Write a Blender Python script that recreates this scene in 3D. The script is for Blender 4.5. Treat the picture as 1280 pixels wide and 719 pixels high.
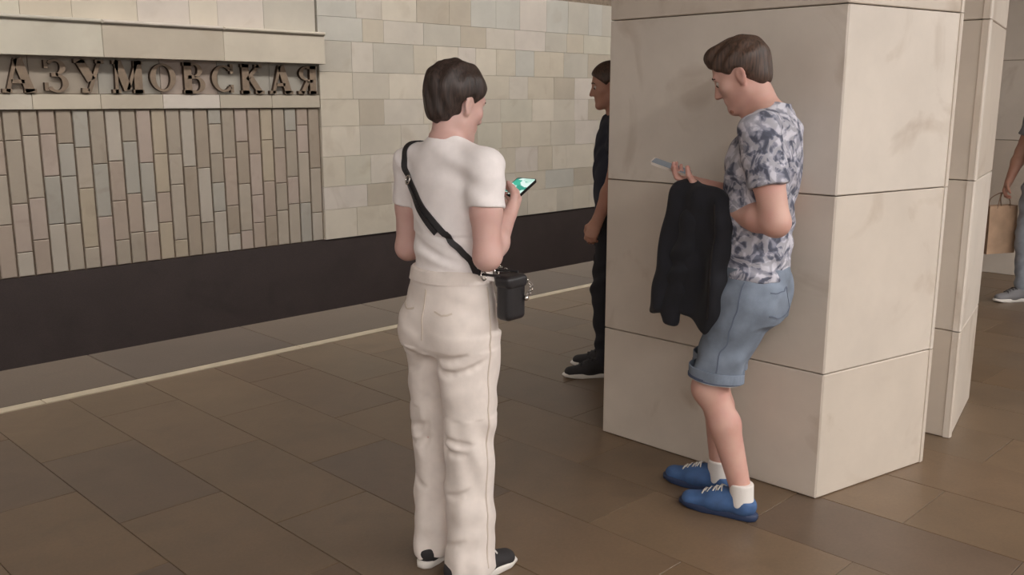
import bpy, bmesh, math, random
import numpy as np
from mathutils import Vector, Matrix

random.seed(7)
scene = bpy.context.scene
COL = scene.collection
for o in list(bpy.data.objects):
    bpy.data.objects.remove(o)

# ------------------------------------------------------------------ camera
cam_data = bpy.data.cameras.new('camera')
cam = bpy.data.objects.new('camera', cam_data)
COL.objects.link(cam)
cam_data.sensor_width = 36.0
cam_data.lens = 36.0 * 1160.0 / 1280.0
cam.location = (0, 0, 1.5)
cam.rotation_mode = 'XYZ'
cam.rotation_euler = (math.radians(90 - 11.45), 0, math.radians(-45))
scene.camera = cam

# ------------------------------------------------------------------ light
def lin(c):
    out = []
    for v in c:
        v = v / 255.0
        out.append(v / 12.92 if v <= 0.04045 else ((v + 0.055) / 1.055) ** 2.4)
    return tuple(out)

world = bpy.data.worlds.new('world')
scene.world = world
world.use_nodes = True
WN = world.node_tree.nodes
WN['Background'].inputs['Color'].default_value = (*lin((224, 216, 210)), 1)
WN['Background'].inputs['Strength'].default_value = 0.80
HALL_LAMP = 49.0
ADDED_WASH = 19.0
scene.view_settings.view_transform = 'Standard'
scene.view_settings.look = 'None'
scene.view_settings.gamma = 1.0
scene.view_settings.use_curve_mapping = False
scene.view_settings.exposure = 0.0

# ------------------------------------------------------------------ helpers
def tag(o, label=None, cat=None, group=None, kind=None):
    if label: o['label'] = label
    if cat: o['category'] = cat
    if group: o['group'] = group
    if kind: o['kind'] = kind
    return o

def empty(name, loc=(0, 0, 0), rz=0.0):
    o = bpy.data.objects.new(name, None)
    COL.objects.link(o)
    o.location = loc
    o.rotation_euler = (0, 0, rz)
    o.empty_display_size = 0.1
    return o

def link_mesh(name, me, mat=None, parent=None, smooth=False):
    o = bpy.data.objects.new(name, me)
    COL.objects.link(o)
    if mat is not None and len(me.materials) == 0:
        me.materials.append(mat)
    if parent is not None:
        o.parent = parent
    if smooth:
        me.polygons.foreach_set('use_smooth', np.ones(len(me.polygons), dtype=bool))
    return o

def mesh_from(verts, faces, name='mesh'):
    me = bpy.data.meshes.new(name)
    me.from_pydata([tuple(map(float, v)) for v in verts], [], faces)
    me.update()
    return me

def box_data(lo, hi, V, F):
    b = len(V)
    for x in (lo[0], hi[0]):
        for y in (lo[1], hi[1]):
            for z in (lo[2], hi[2]):
                V.append((x, y, z))
    F += [(b, b+1, b+3, b+2), (b+4, b+6, b+7, b+5), (b, b+4, b+5, b+1),
          (b+2, b+3, b+7, b+6), (b, b+2, b+6, b+4), (b+1, b+5, b+7, b+3)]

def box(name, lo, hi, mat, parent=None):
    V, F = [], []
    box_data(lo, hi, V, F)
    return link_mesh(name, mesh_from(V, F), mat, parent)

_blocks = {}
def block_mesh(w, h, d, c, mat):
    """slab in the XZ plane, front at y=-d/2 with chamfered front edges"""
    key = (round(w, 3), round(h, 3), round(d, 3), c, mat.name)
    if key in _blocks: return _blocks[key]
    x, z, y = w / 2, h / 2, d / 2
    V = [(-x, y, -z), (x, y, -z), (x, y, z), (-x, y, z),
         (-x, -y + c, -z), (x, -y + c, -z), (x, -y + c, z), (-x, -y + c, z),
         (-x + c, -y, -z + c), (x - c, -y, -z + c), (x - c, -y, z - c), (-x + c, -y, z - c)]
    F = [(0, 3, 2, 1), (0, 1, 5, 4), (1, 2, 6, 5), (2, 3, 7, 6), (3, 0, 4, 7),
         (4, 5, 9, 8), (5, 6, 10, 9), (6, 7, 11, 10), (7, 4, 8, 11), (8, 9, 10, 11)]
    me = mesh_from(V, F, 'block')
    me.materials.append(mat)
    _blocks[key] = me
    return me

def place(name, me, loc, parent, rz=0.0, rx=0.0):
    o = bpy.data.objects.new(name, me)
    COL.objects.link(o)
    o.parent = parent
    o.location = loc
    o.rotation_euler = (rx, 0, rz)
    return o

# ------------------------------------------------------------------ materials
def new_mat(name):
    m = bpy.data.materials.new(name)
    m.use_nodes = True
    nt = m.node_tree
    return m, nt, nt.nodes['Principled BSDF']

def N(nt, t, **kw):
    n = nt.nodes.new(t)
    for k, v in kw.items():
        setattr(n, k, v)
    return n

def ramp(nt, stops, interp='LINEAR'):
    r = N(nt, 'ShaderNodeValToRGB')
    r.color_ramp.interpolation = interp
    el = r.color_ramp.elements
    while len(el) < len(stops): el.new(0.5)
    for e, (p, c) in zip(el, stops):
        e.position = p
        e.color = (*lin(c), 1)
    return r

def simple(name, col, rough=0.6, metal=0.0, var=0.0, scale=20, bump=0.0, bscale=200, sheen=0.0, spec=None, emit=None, estr=0):
    m, nt, b = new_mat(name)
    b.inputs['Roughness'].default_value = rough
    b.inputs['Metallic'].default_value = metal
    b.inputs['Base Color'].default_value = (*lin(col), 1)
    if spec is not None: b.inputs['Specular IOR Level'].default_value = spec
    if sheen: b.inputs['Sheen Weight'].default_value = sheen
    tc = N(nt, 'ShaderNodeTexCoord')
    if var:
        nz = N(nt, 'ShaderNodeTexNoise')
        nz.inputs['Scale'].default_value = scale
        nz.inputs['Detail'].default_value = 5
        r = ramp(nt, [(0.3, tuple(max(0, c * (1 - var)) for c in col)), (0.7, tuple(min(255, c * (1 + var)) for c in col))])
        nt.links.new(tc.outputs['Object'], nz.inputs['Vector'])
        nt.links.new(nz.outputs['Fac'], r.inputs['Fac'])
        nt.links.new(r.outputs['Color'], b.inputs['Base Color'])
    if bump:
        n2 = N(nt, 'ShaderNodeTexNoise')
        n2.inputs['Scale'].default_value = bscale
        n2.inputs['Detail'].default_value = 3
        bp = N(nt, 'ShaderNodeBump')
        bp.inputs['Strength'].default_value = bump
        bp.inputs['Distance'].default_value = 0.002
        nt.links.new(tc.outputs['Object'], n2.inputs['Vector'])
        nt.links.new(n2.outputs['Fac'], bp.inputs['Height'])
        nt.links.new(bp.outputs['Normal'], b.inputs['Normal'])
    if emit:
        b.inputs['Emission Color'].default_value = (*lin(emit), 1)
        b.inputs['Emission Strength'].default_value = estr
    return m

def stone(name, tints, rough=0.45, vein=(120, 100, 78), vein_amt=0.35, vscale=3.0, cloud=0.10, cscale=2.5, per_object=True, spots=0.0):
    """marble / granite: each piece picks a tint, clouds and veins run through it"""
    m, nt, b = new_mat(name)
    L = nt.links.new
    tc = N(nt, 'ShaderNodeTexCoord')
    oi = N(nt, 'ShaderNodeObjectInfo')
    geo = N(nt, 'ShaderNodeNewGeometry')
    # offset the pattern from piece to piece
    cmb = N(nt, 'ShaderNodeCombineXYZ')
    mul = N(nt, 'ShaderNodeMath', operation='MULTIPLY'); mul.inputs[1].default_value = 37.0
    L(oi.outputs['Random'], mul.inputs[0])
    for i in range(3): L(mul.outputs[0], cmb.inputs[i])
    add = N(nt, 'ShaderNodeVectorMath', operation='ADD')
    L(geo.outputs['Position'], add.inputs[0]); L(cmb.outputs[0], add.inputs[1])
    n = len(tints)
    r = ramp(nt, [(i / n, c) for i, c in enumerate(tints)], 'CONSTANT')
    L(oi.outputs['Random'], r.inputs['Fac'])
    nz = N(nt, 'ShaderNodeTexNoise'); nz.inputs['Scale'].default_value = cscale; nz.inputs['Detail'].default_value = 6
    nz.inputs['Roughness'].default_value = 0.6
    L(add.outputs[0], nz.inputs['Vector'])
    mr = N(nt, 'ShaderNodeMapRange'); mr.inputs[1].default_value = 0.3; mr.inputs[2].default_value = 0.7
    mr.inputs[3].default_value = 1 - cloud; mr.inputs[4].default_value = 1 + cloud
    L(nz.outputs['Fac'], mr.inputs[0])
    mx = N(nt, 'ShaderNodeVectorMath', operation='SCALE')
    L(r.outputs['Color'], mx.inputs[0]); L(mr.outputs[0], mx.inputs['Scale'])
    # veins and blotches
    n2 = N(nt, 'ShaderNodeTexNoise'); n2.inputs['Scale'].default_value = vscale; n2.inputs['Detail'].default_value = 7
    n2.inputs['Distortion'].default_value = 1.2
    L(add.outputs[0], n2.inputs['Vector'])
    m2 = N(nt, 'ShaderNodeMapRange'); m2.inputs[1].default_value = 0.58; m2.inputs[2].default_value = 0.78
    m2.inputs[3].default_value = 0; m2.inputs[4].default_value = vein_amt
    L(n2.outputs['Fac'], m2.inputs[0])
    mix = N(nt, 'ShaderNodeMix', data_type='RGBA')
    L(m2.outputs[0], mix.inputs['Factor']); L(mx.outputs[0], mix.inputs[6])
    mix.inputs[7].default_value = (*lin(vein), 1)
    out = mix.outputs[2]
    if spots:
        n3 = N(nt, 'ShaderNodeTexNoise'); n3.inputs['Scale'].default_value = 90; n3.inputs['Detail'].default_value = 3
        L(geo.outputs['Position'], n3.inputs['Vector'])
        m3 = N(nt, 'ShaderNodeMapRange'); m3.inputs[1].default_value = .35; m3.inputs[2].default_value = .65
        m3.inputs[3].default_value = 1 - spots; m3.inputs[4].default_value = 1 + spots
        L(n3.outputs['Fac'], m3.inputs[0])
        sc = N(nt, 'ShaderNodeVectorMath', operation='SCALE')
        L(out, sc.inputs[0]); L(m3.outputs[0], sc.inputs['Scale'])
        out = sc.outputs[0]
    L(out, b.inputs['Base Color'])
    b.inputs['Roughness'].default_value = rough
    return m

M = {}
M['rib'] = stone('rib_marble', [(176, 164, 149), (167, 155, 140), (182, 172, 159), (172, 156, 142), (178, 164, 144), (170, 164, 153), (164, 150, 134), (178, 162, 150)], 0.5, cloud=.07, vein_amt=.25)
M['ashlar'] = stone('ashlar_marble', [(204, 194, 177), (199, 190, 175), (193, 186, 173), (211, 201, 185), (201, 190, 172), (195, 191, 181), (206, 197, 184), (189, 178, 161), (208, 198, 187), (200, 193, 177)], 0.45, vein=(160, 142, 118), cloud=.07, vein_amt=.35, vscale=2.2)
M['pylon'] = stone('pylon_marble', [(206, 195, 182), (210, 200, 188), (203, 191, 177)], 0.38, vein=(150, 128, 104), vein_amt=.55, vscale=2.4, cloud=.07, cscale=3)
M['grout'] = simple('wall_grout', (136, 121, 105), 0.9, var=.1)
M['plinth'] = stone('plinth_granite', [(66, 56, 54)], 0.55, vein=(52, 44, 42), vein_amt=.6, vscale=2.0, cloud=.12, spots=.12)
M['bed'] = simple('track_bed_concrete', (40, 36, 33), 0.95, var=.2, scale=6)
M['floor'] = stone('floor_granite', [(112, 92, 72), (109, 90, 70), (115, 95, 74), (110, 90, 69), (113, 94, 74), (107, 87, 68), (113, 92, 70), (110, 92, 73), (101, 84, 69)], 0.38, vein=(90, 72, 56), vein_amt=.45, vscale=3.5, cloud=.11, cscale=4, spots=.05)
M['floor_joint'] = simple('floor_joint', (98, 80, 63), 0.8, var=.1)
M['edge'] = stone('edge_granite', [(100, 87, 76), (104, 91, 79), (97, 85, 75)], 0.5, vein=(84, 72, 62), vein_amt=.3, cloud=.07, spots=.08)
M['line'] = simple('safety_line_stone', (196, 182, 158), 0.5, var=.05, scale=12)
M['letter_face'] = simple('letter_bronze', (136, 118, 100), 0.5, metal=.1, var=.06)
M['letter_side'] = simple('letter_bronze_shade', (66, 50, 38), 0.6, metal=.2)  # letter sides darkened in colour to stand in for their shadow outlines
M['ceiling'] = simple('ceiling_plaster', (214, 206, 196), 0.9, var=.03)
M['fixture'] = simple('fixture_metal', (150, 148, 144), 0.4, metal=.7)
M['hall_lamp'] = simple('hall_lamp_diffuser', (255, 245, 230), 0.5, emit=(255, 252, 250), estr=HALL_LAMP)
M['added_wash'] = simple('added_wash_diffuser', (255, 245, 230), 0.5, emit=(255, 251, 247), estr=ADDED_WASH)

# ------------------------------------------------------------------ the setting
EDGE_Y, LINE_Y, WALL_Y = 5.60, 4.86, 9.0
X0, X1 = -6.0, 24.0

# floor: concrete body, granite slabs laid long side across the platform
floor = tag(box('floor', (X0, -6.0, -1.25), (X1, EDGE_Y - 0.02, -0.03), M['floor_joint']), kind='structure')
SW, SL = 0.40, 0.80
def px_of(x, y, z=0.0):
    p = math.radians(11.45); s = math.sqrt(.5)
    R = (x - y) * s; F = (x + y) * s; U = z - 1.5
    d = F * math.cos(p) - U * math.sin(p)
    u = F * math.sin(p) + U * math.cos(p)
    if d < 0.3: return None
    return (640 + 1160 * R / d, 360 - 1160 * u / d, d)
slabs, rest = [], []
nx = int((X1 - X0) / SW)
for i in range(nx):
    off = (i % 2) * SL / 2
    y = LINE_Y - 0.055
    first = True
    while y > -6.0:
        ln = SL / 2 if (first and i % 2) else SL
        first = False
        y0 = max(y - ln, -6.0)
        cx, cy = X0 + (i + .5) * SW, (y + y0) / 2
        q = px_of(cx, cy)
        vis = q is not None and -160 < q[0] < 1440 and q[1] < 900
        (slabs if vis else rest).append((cx, cy, y - y0, q[2] if q else 99))
        y = y0
slabs.sort(key=lambda s: s[3])
rest += slabs[230:]
slabs = slabs[:230]
for cx, cy, ln, d in slabs:
    me = block_mesh(SW - .0025, ln - .0025, .04, .001, M['floor'])
    o = place('floor_slab', me, (cx, cy, -0.02 + random.uniform(-.0008, .0008)), floor, 0, -math.pi / 2)
V, F = [], []
for cx, cy, ln, d in rest:
    box_data((cx - SW/2 + .002, cy - ln/2 + .002, -.04), (cx + SW/2 - .002, cy + ln/2 - .002, 0), V, F)
o = link_mesh('far_floor_slabs', mesh_from(V, F), M['floor'], floor); o['kind'] = 'stuff'
# light safety line let into the floor, then the edge stones
line = tag(empty('trim_1', (0, LINE_Y, 0)), kind='structure')
x = X0
while x < X1 - .01:
    me = block_mesh(1.496, .076, .04, .002, M['line'])
    place('line_stone', me, (x + .75, 0, -0.0195), line, 0, -math.pi / 2)
    x += 1.5
x = X0
w = EDGE_Y - (LINE_Y + .042)
while x < X1 - .01:
    me = block_mesh(.996, w, .06, .004, M['edge'])
    place('edge_stone', me, (x + .5, LINE_Y + .042 + w / 2, -0.03), floor, 0, -math.pi / 2)
    x += 1.0
tag(box('floor_track', (X0, EDGE_Y - .02, -1.35), (X1, WALL_Y + .3, -1.2), M['bed']), kind='structure')

# track wall
wall = tag(box('wall_left', (X0, WALL_Y, -1.2), (X1, WALL_Y + .3, 4.6), M['grout']), kind='structure')
Z_PL, Z_RIB, PANEL_X = -0.08, 1.405, 5.93
box('plinth', (X0, WALL_Y - .035, -1.2), (X1, WALL_Y + .05, Z_PL), M['plinth'], wall)
# ribbed panel under the station name
rw = .148
x = PANEL_X
rr = random.Random(11)
while x > -1.3:
    z = Z_PL + .004
    lengths = []
    first = rr.uniform(.18, .5)
    while z < Z_RIB - .01:
        ln = first if first else rr.choice((.30, .38, .44, .50, .56))
        first = None
        if Z_RIB - (z + ln) < .14: ln = Z_RIB - z
        ln = round(ln, 2) if z + ln < Z_RIB - .02 else Z_RIB - z
        me = block_mesh(rw - .018, ln - .006, .03, .006, M['rib'])
        place('rib_tile', me, (x - rw / 2, WALL_Y - .010 + .001 * rr.uniform(-2, 2), z + ln / 2), wall)
        z += ln
    x -= rw
# plain band behind and under the letters
x = PANEL_X
while x > -1.3:
    me = block_mesh(.596, .135, .05, .003, M['ashlar'])
    place('band_tile', me, (x - .3, WALL_Y - .025, Z_RIB + .0755), wall)
    me = block_mesh(.596, .355, .02, .003, M['rib'])
    place('band_tile', me, (x - .3, WALL_Y - .01, Z_RIB + .145 + .18), wall)
    x -= .6
# cornice above the letters
x = PANEL_X + .02
while x > -1.3:
    me = block_mesh(1.197, .30, .16, .004, M['ashlar'])
    place('cornice_slab', me, (x - .6, WALL_Y - .08, 2.03), wall)
    me = block_mesh(1.197, .035, .19, .012, M['ashlar'])
    place('cornice_moulding', me, (x - .6, WALL_Y - .095, 2.20), wall)
    x -= 1.2
# ashlar marble of uneven lengths
def ashlar(xa, xb, za, zb, seed, joined=False):
    r = random.Random(seed)
    V, F = [], []
    z = za
    while z < zb - .02:
        h = r.choice((.26, .30, .34))
        if zb - (z + h) < .15: h = zb - z
        x = xa
        while x < xb - .02:
            w = r.choice((.30, .36, .44, .52, .60))
            if xb - (x + w) < .2: w = xb - x
            if joined:
                box_data((x + .0015, WALL_Y - .05, z + .0015), (x + w - .0015, WALL_Y, z + h - .0015), V, F)
                x += w
                continue
            me = block_mesh(w - .003, h - .003, .05, .001, M['ashlar'])
            place('wall_tile', me, (x + w / 2, WALL_Y - .025 + r.uniform(-.0015, .0015), z + h / 2), wall)
            x += w
        z += h
    if joined:
        o = link_mesh('far_wall_tiles', mesh_from(V, F), M['ashlar'], wall); o['kind'] = 'stuff'
ashlar(PANEL_X + .008, 13.6, Z_PL + .004, 2.84, 5)
ashlar(13.6, X1, Z_PL + .004, 2.84, 8, True)
tag(box('wall_far', (X1, -6.0, -1.2), (X1 + .3, WALL_Y + .3, 4.6), M['ashlar']), kind='structure')
ashlar(-1.3, PANEL_X - .02, 2.225, 2.84, 6)

# station name in raised bronze letters
def glyph(ch):
    """strokes in a unit-high cell: bars (x0,y0,x1,y1,w) and arcs (cx,cy,rx,ry,a0,a1,w)"""
    T, t, s = .26, .13, .11
    B, A = [], []
    def foot(x, y=s / 2, w=.17): B.append((x - w, y, x + w, y, s))
    if ch == 'П': B += [(.2, 0, .2, 1, T), (.7, 0, .7, 1, T), (.04, 1 - s/2, .86, 1 - s/2, s)]; foot(.2); foot(.7); W = .92
    elif ch == 'Е': B += [(.2, 0, .2, 1, T), (.1, 1 - s/2, .74, 1 - s/2, s), (.2, .5, .58, .5, s), (.04, s/2, .76, s/2, s), (.72, .72, .72, 1, s), (.74, 0, .74, .3, s), (.58, .38, .58, .62, .07)]; W = .82
    elif ch == 'Т': B += [(.43, 0, .43, 1, T), (.05, 1 - s/2, .81, 1 - s/2, s), (.08, .7, .08, 1, s), (.78, .7, .78, 1, s)]; foot(.43); W = .88
    elif ch == 'Р': B += [(.2, 0, .2, 1, T), (.04, 1 - s/2, .45, 1 - s/2, s), (.2, .46, .45, .46, s)]; A.append((.45, .73, .25, .23, -90, 90, .17)); foot(.2); W = .82
    elif ch == 'О': A.append((.43, .5, .34, .41, 0, 360, .19)); W = .88
    elif ch == 'В': B += [(.2, 0, .2, 1, T), (.04, 1 - s/2, .42, 1 - s/2, s), (.2, .53, .45, .53, s), (.04, s/2, .45, s/2, s)]; A += [(.42, .755, .21, .2, -90, 90, .17), (.45, .285, .26, .24, -90, 90, .18)]; W = .84
    elif ch == 'С': A.append((.44, .5, .34, .41, 42, 318, .19)); B += [(.74, .66, .74, .98, s), (.74, .04, .74, .3, s)]; W = .86
    elif ch == 'К': B += [(.2, 0, .2, 1, T), (.26, .47, .72, .97, .12), (.40, .56, .76, .03, .2)]; foot(.2); foot(.2, 1 - s/2); foot(.74); foot(.7, 1 - s/2, .14); W = .94
    elif ch == '-': B += [(.08, .45, .46, .45, .14)]; W = .55
    elif ch == 'А': B += [(.14, .02, .42, .98, .11), (.46, .98, .76, .02, T), (.25, .32, .62, .32, s)]; foot(.12, s/2, .13); foot(.76); W = .92
    elif ch == 'З': A += [(.38, .755, .22, .2, -90, 150, .17), (.40, .285, .25, .24, -150, 90, .18)]; B += [(.26, .53, .45, .53, s), (.12, .72, .12, .96, s), (.10, .06, .10, .3, s)]; W = .76
    elif ch == 'У': B += [(.14, .97, .46, .38, T), (.74, .97, .38, .04, .11), (.16, .08, .38, .06, .14)]; foot(.14, 1 - s/2); foot(.74, 1 - s/2, .13); W = .88
    elif ch == 'М': B += [(.14, 0, .18, 1, .1), (.2, .97, .5, .1, T), (.82, .97, .5, .1, .1), (.84, 0, .84, 1, T)]; foot(.14, s/2, .13); foot(.84); foot(.14, 1 - s/2, .1); foot(.86, 1 - s/2, .14); W = 1.03
    elif ch == 'Я': B += [(.66, 0, .66, 1, T), (.82, 1 - s/2, .42, 1 - s/2, s), (.66, .46, .42, .46, s), (.46, .46, .2, .02, .15)]; A.append((.42, .73, .25, .23, 90, 270, .17)); foot(.66); foot(.16, s/2, .13); W = .86
    return B, A, W

def letter_mesh(ch, H, depth):
    B, A, W = glyph(ch)
    V, F, mats = [], [], []
    def strip(outer, inner):
        n = len(outer); b = len(V)
        for yy in (-depth, 0.0):
            for p in outer: V.append((p[0] * H, yy, p[1] * H))
            for p in inner: V.append((p[0] * H, yy, p[1] * H))
        for i in range(n - 1):
            F.append((b + i, b + i + 1, b + n + i + 1, b + n + i)); mats.append(0)
            F.append((b + 2*n + i, b + 3*n + i, b + 3*n + i + 1, b + 2*n + i + 1)); mats.append(1)
            F.append((b + i, b + 2*n + i, b + 2*n + i + 1, b + i + 1)); mats.append(1)
            F.append((b + n + i, b + n + i + 1, b + 3*n + i + 1, b + 3*n + i)); mats.append(1)
        for i in (0, n - 1):
            F.append((b + i, b + n + i, b + 3*n + i, b + 2*n + i)); mats.append(1)
    for (x0, y0, x1, y1, w) in B:
        dx, dy = x1 - x0, y1 - y0
        l = math.hypot(dx, dy); nx_, ny_ = -dy / l * w / 2, dx / l * w / 2
        strip([(x0 + nx_, y0 + ny_), (x1 + nx_, y1 + ny_)], [(x0 - nx_, y0 - ny_), (x1 - nx_, y1 - ny_)])
    for (cx, cy, rx, ry, a0, a1, w) in A:
        n = max(8, int(abs(a1 - a0) / 12))
        oo, ii = [], []
        for k in range(n + 1):
            a = math.radians(a0 + (a1 - a0) * k / n)
            ww = w * (.55 + .45 * abs(math.cos(a)))
            oo.append((cx + (rx + ww / 2) * math.cos(a), cy + (ry + w * .2) * math.sin(a)))
            ii.append((cx + (rx - ww / 2) * math.cos(a), cy + (ry - w * .2) * math.sin(a)))
        strip(oo, ii)
    me = mesh_from(V, F, 'letter')
    me.materials.append(M['letter_face']); me.materials.append(M['letter_side'])
    me.polygons.foreach_set('material_index', mats)
    return me, W * H

WORD = 'ПЕТРОВСКО-РАЗУМОВСКАЯ'
LH = .30
sign = tag(empty('station_name_sign', (0, WALL_Y - .02, Z_RIB + .155)), 'raised bronze Cyrillic station name letters above the ribbed panel on the track wall', 'sign')
built = [letter_mesh(c, LH, .045) for c in WORD]
gap = .060
x = PANEL_X - .03
for c, (me, w) in reversed(list(zip(WORD, built))):
    x -= w
    place('letter', me, (x, -.002, 0), sign)
    x -= gap

# ceiling, hall lamps and an added wall wash
tag(box('ceiling', (X0, -6.0, 4.6), (X1, WALL_Y + .3, 4.75), M['ceiling']), kind='structure')
def lamp(loc, mat, label, shield=.06):
    """one continuous line of light hung under the vault"""
    t = tag(empty('ceiling_light', loc), label, 'light')
    V, F = [], []
    L_ = 9.0
    box_data((-L_, -.22, -.02), (L_, .22, .10), V, F)
    box_data((-L_, -.22, -shield), (L_, -.19, -.02), V, F)  # lip on one side; deepened on the added row to shade the floor
    box_data((-L_, .19, -.06), (L_, .22, -.02), V, F)
    link_mesh('housing', mesh_from(V, F), M['fixture'], t)
    box('diffuser', (-L_ + .03, -.185, -.05), (L_ - .03, .185, -.022), mat, t)
    for x in (-8, -4, 0, 4, 8):
        box('hanger', (x - .015, -.015, .10), (x + .015, .015, 4.6 - loc[2]), M['fixture'], t)
lamp((1.8, -3.0, 4.1), M['hall_lamp'], 'long line of ceiling lights over the central hall')
lamp((5.5, 6.6, 4.3), M['added_wash'], 'long line of added lights brightening the track wall, with a deep light-blocking fin', .36)  # unseen row added over the track; deep fin keeps its light off the floor

# marble pylons: two splayed halves with a recess between, faced with slabs
COURSE = [-0.0, .494, 1.16, 1.826, 2.492, 3.158, 3.9]
def face_slabs(parent, p, q, th=.03, z1=4.595, inset=0.0):
    """slabs covering the vertical face from p to q (outward = right of p->q)"""
    p, q = Vector(p), Vector(q)
    d = q - p; L = d.length
    a = math.atan2(d.y, d.x)
    n = Vector((d.y, -d.x)).normalized()
    c = (p + q) / 2 - n * (th / 2)
    zs = COURSE + [z1]
    for i in range(len(zs) - 1):
        h = zs[i + 1] - zs[i]
        me = block_mesh(L - .004, h - .004, th, .003, M['pylon'])
        place('marble_slab', me, (c.x, c.y, zs[i] + h / 2), parent, a)

def prism(name, pts, z0, z1, mat, parent):
    n = len(pts)
    V = [(p[0], p[1], z0) for p in pts] + [(p[0], p[1], z1) for p in pts]
    F = [tuple(range(n - 1, -1, -1)), tuple(range(n, 2 * n))]
    for i in range(n):
        j = (i + 1) % n
        F.append((i, j, n + j, n + i))
    return link_mesh(name, mesh_from(V, F), mat, parent)

def shrink(pts, d):
    c = Vector((sum(p[0] for p in pts) / len(pts), sum(p[1] for p in pts) / len(pts)))
    out = []
    for p in pts:
        v = Vector(p) - c
        out.append(tuple(Vector(p) - v.normalized() * d * 1.5))
    return out

def pylon(dx, label, back=2.58):
    t = tag(empty('marble_pylon', (dx, 0, 0)), label, 'pillar', 'marble pylons')
    near = [(3.17, back), (3.17, 1.528), (3.847, 1.388), (3.847, back + .14)]
    far = [(4.20, back + .14), (4.20, 1.41), (4.87, 1.56), (4.87, back)]
    for pts in (near, far):
        prism('core', shrink(pts, .03), 0, 4.595, M['grout'], t)
        n = len(pts)
        for i in range(n):
            face_slabs(t, pts[i], pts[(i + 1) % n])
    prism('core', [(3.80, 1.75), (4.25, 1.75), (4.25, 2.40), (3.80, 2.40)], 0, 4.595, M['pylon'], t)
    return t
pylon(0.0, 'near pale marble pylon that the man in the patterned shirt stands against')
pylon(5.52, 'distant marble pylon behind the walker with the paper bag', 3.3)

# ------------------------------------------------------------------ organic surfaces (signed distances meshed with surface nets)
def v3(a): return np.array(a, dtype=np.float64)
def unit(a):
    a = v3(a); return a / np.linalg.norm(a)

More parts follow.
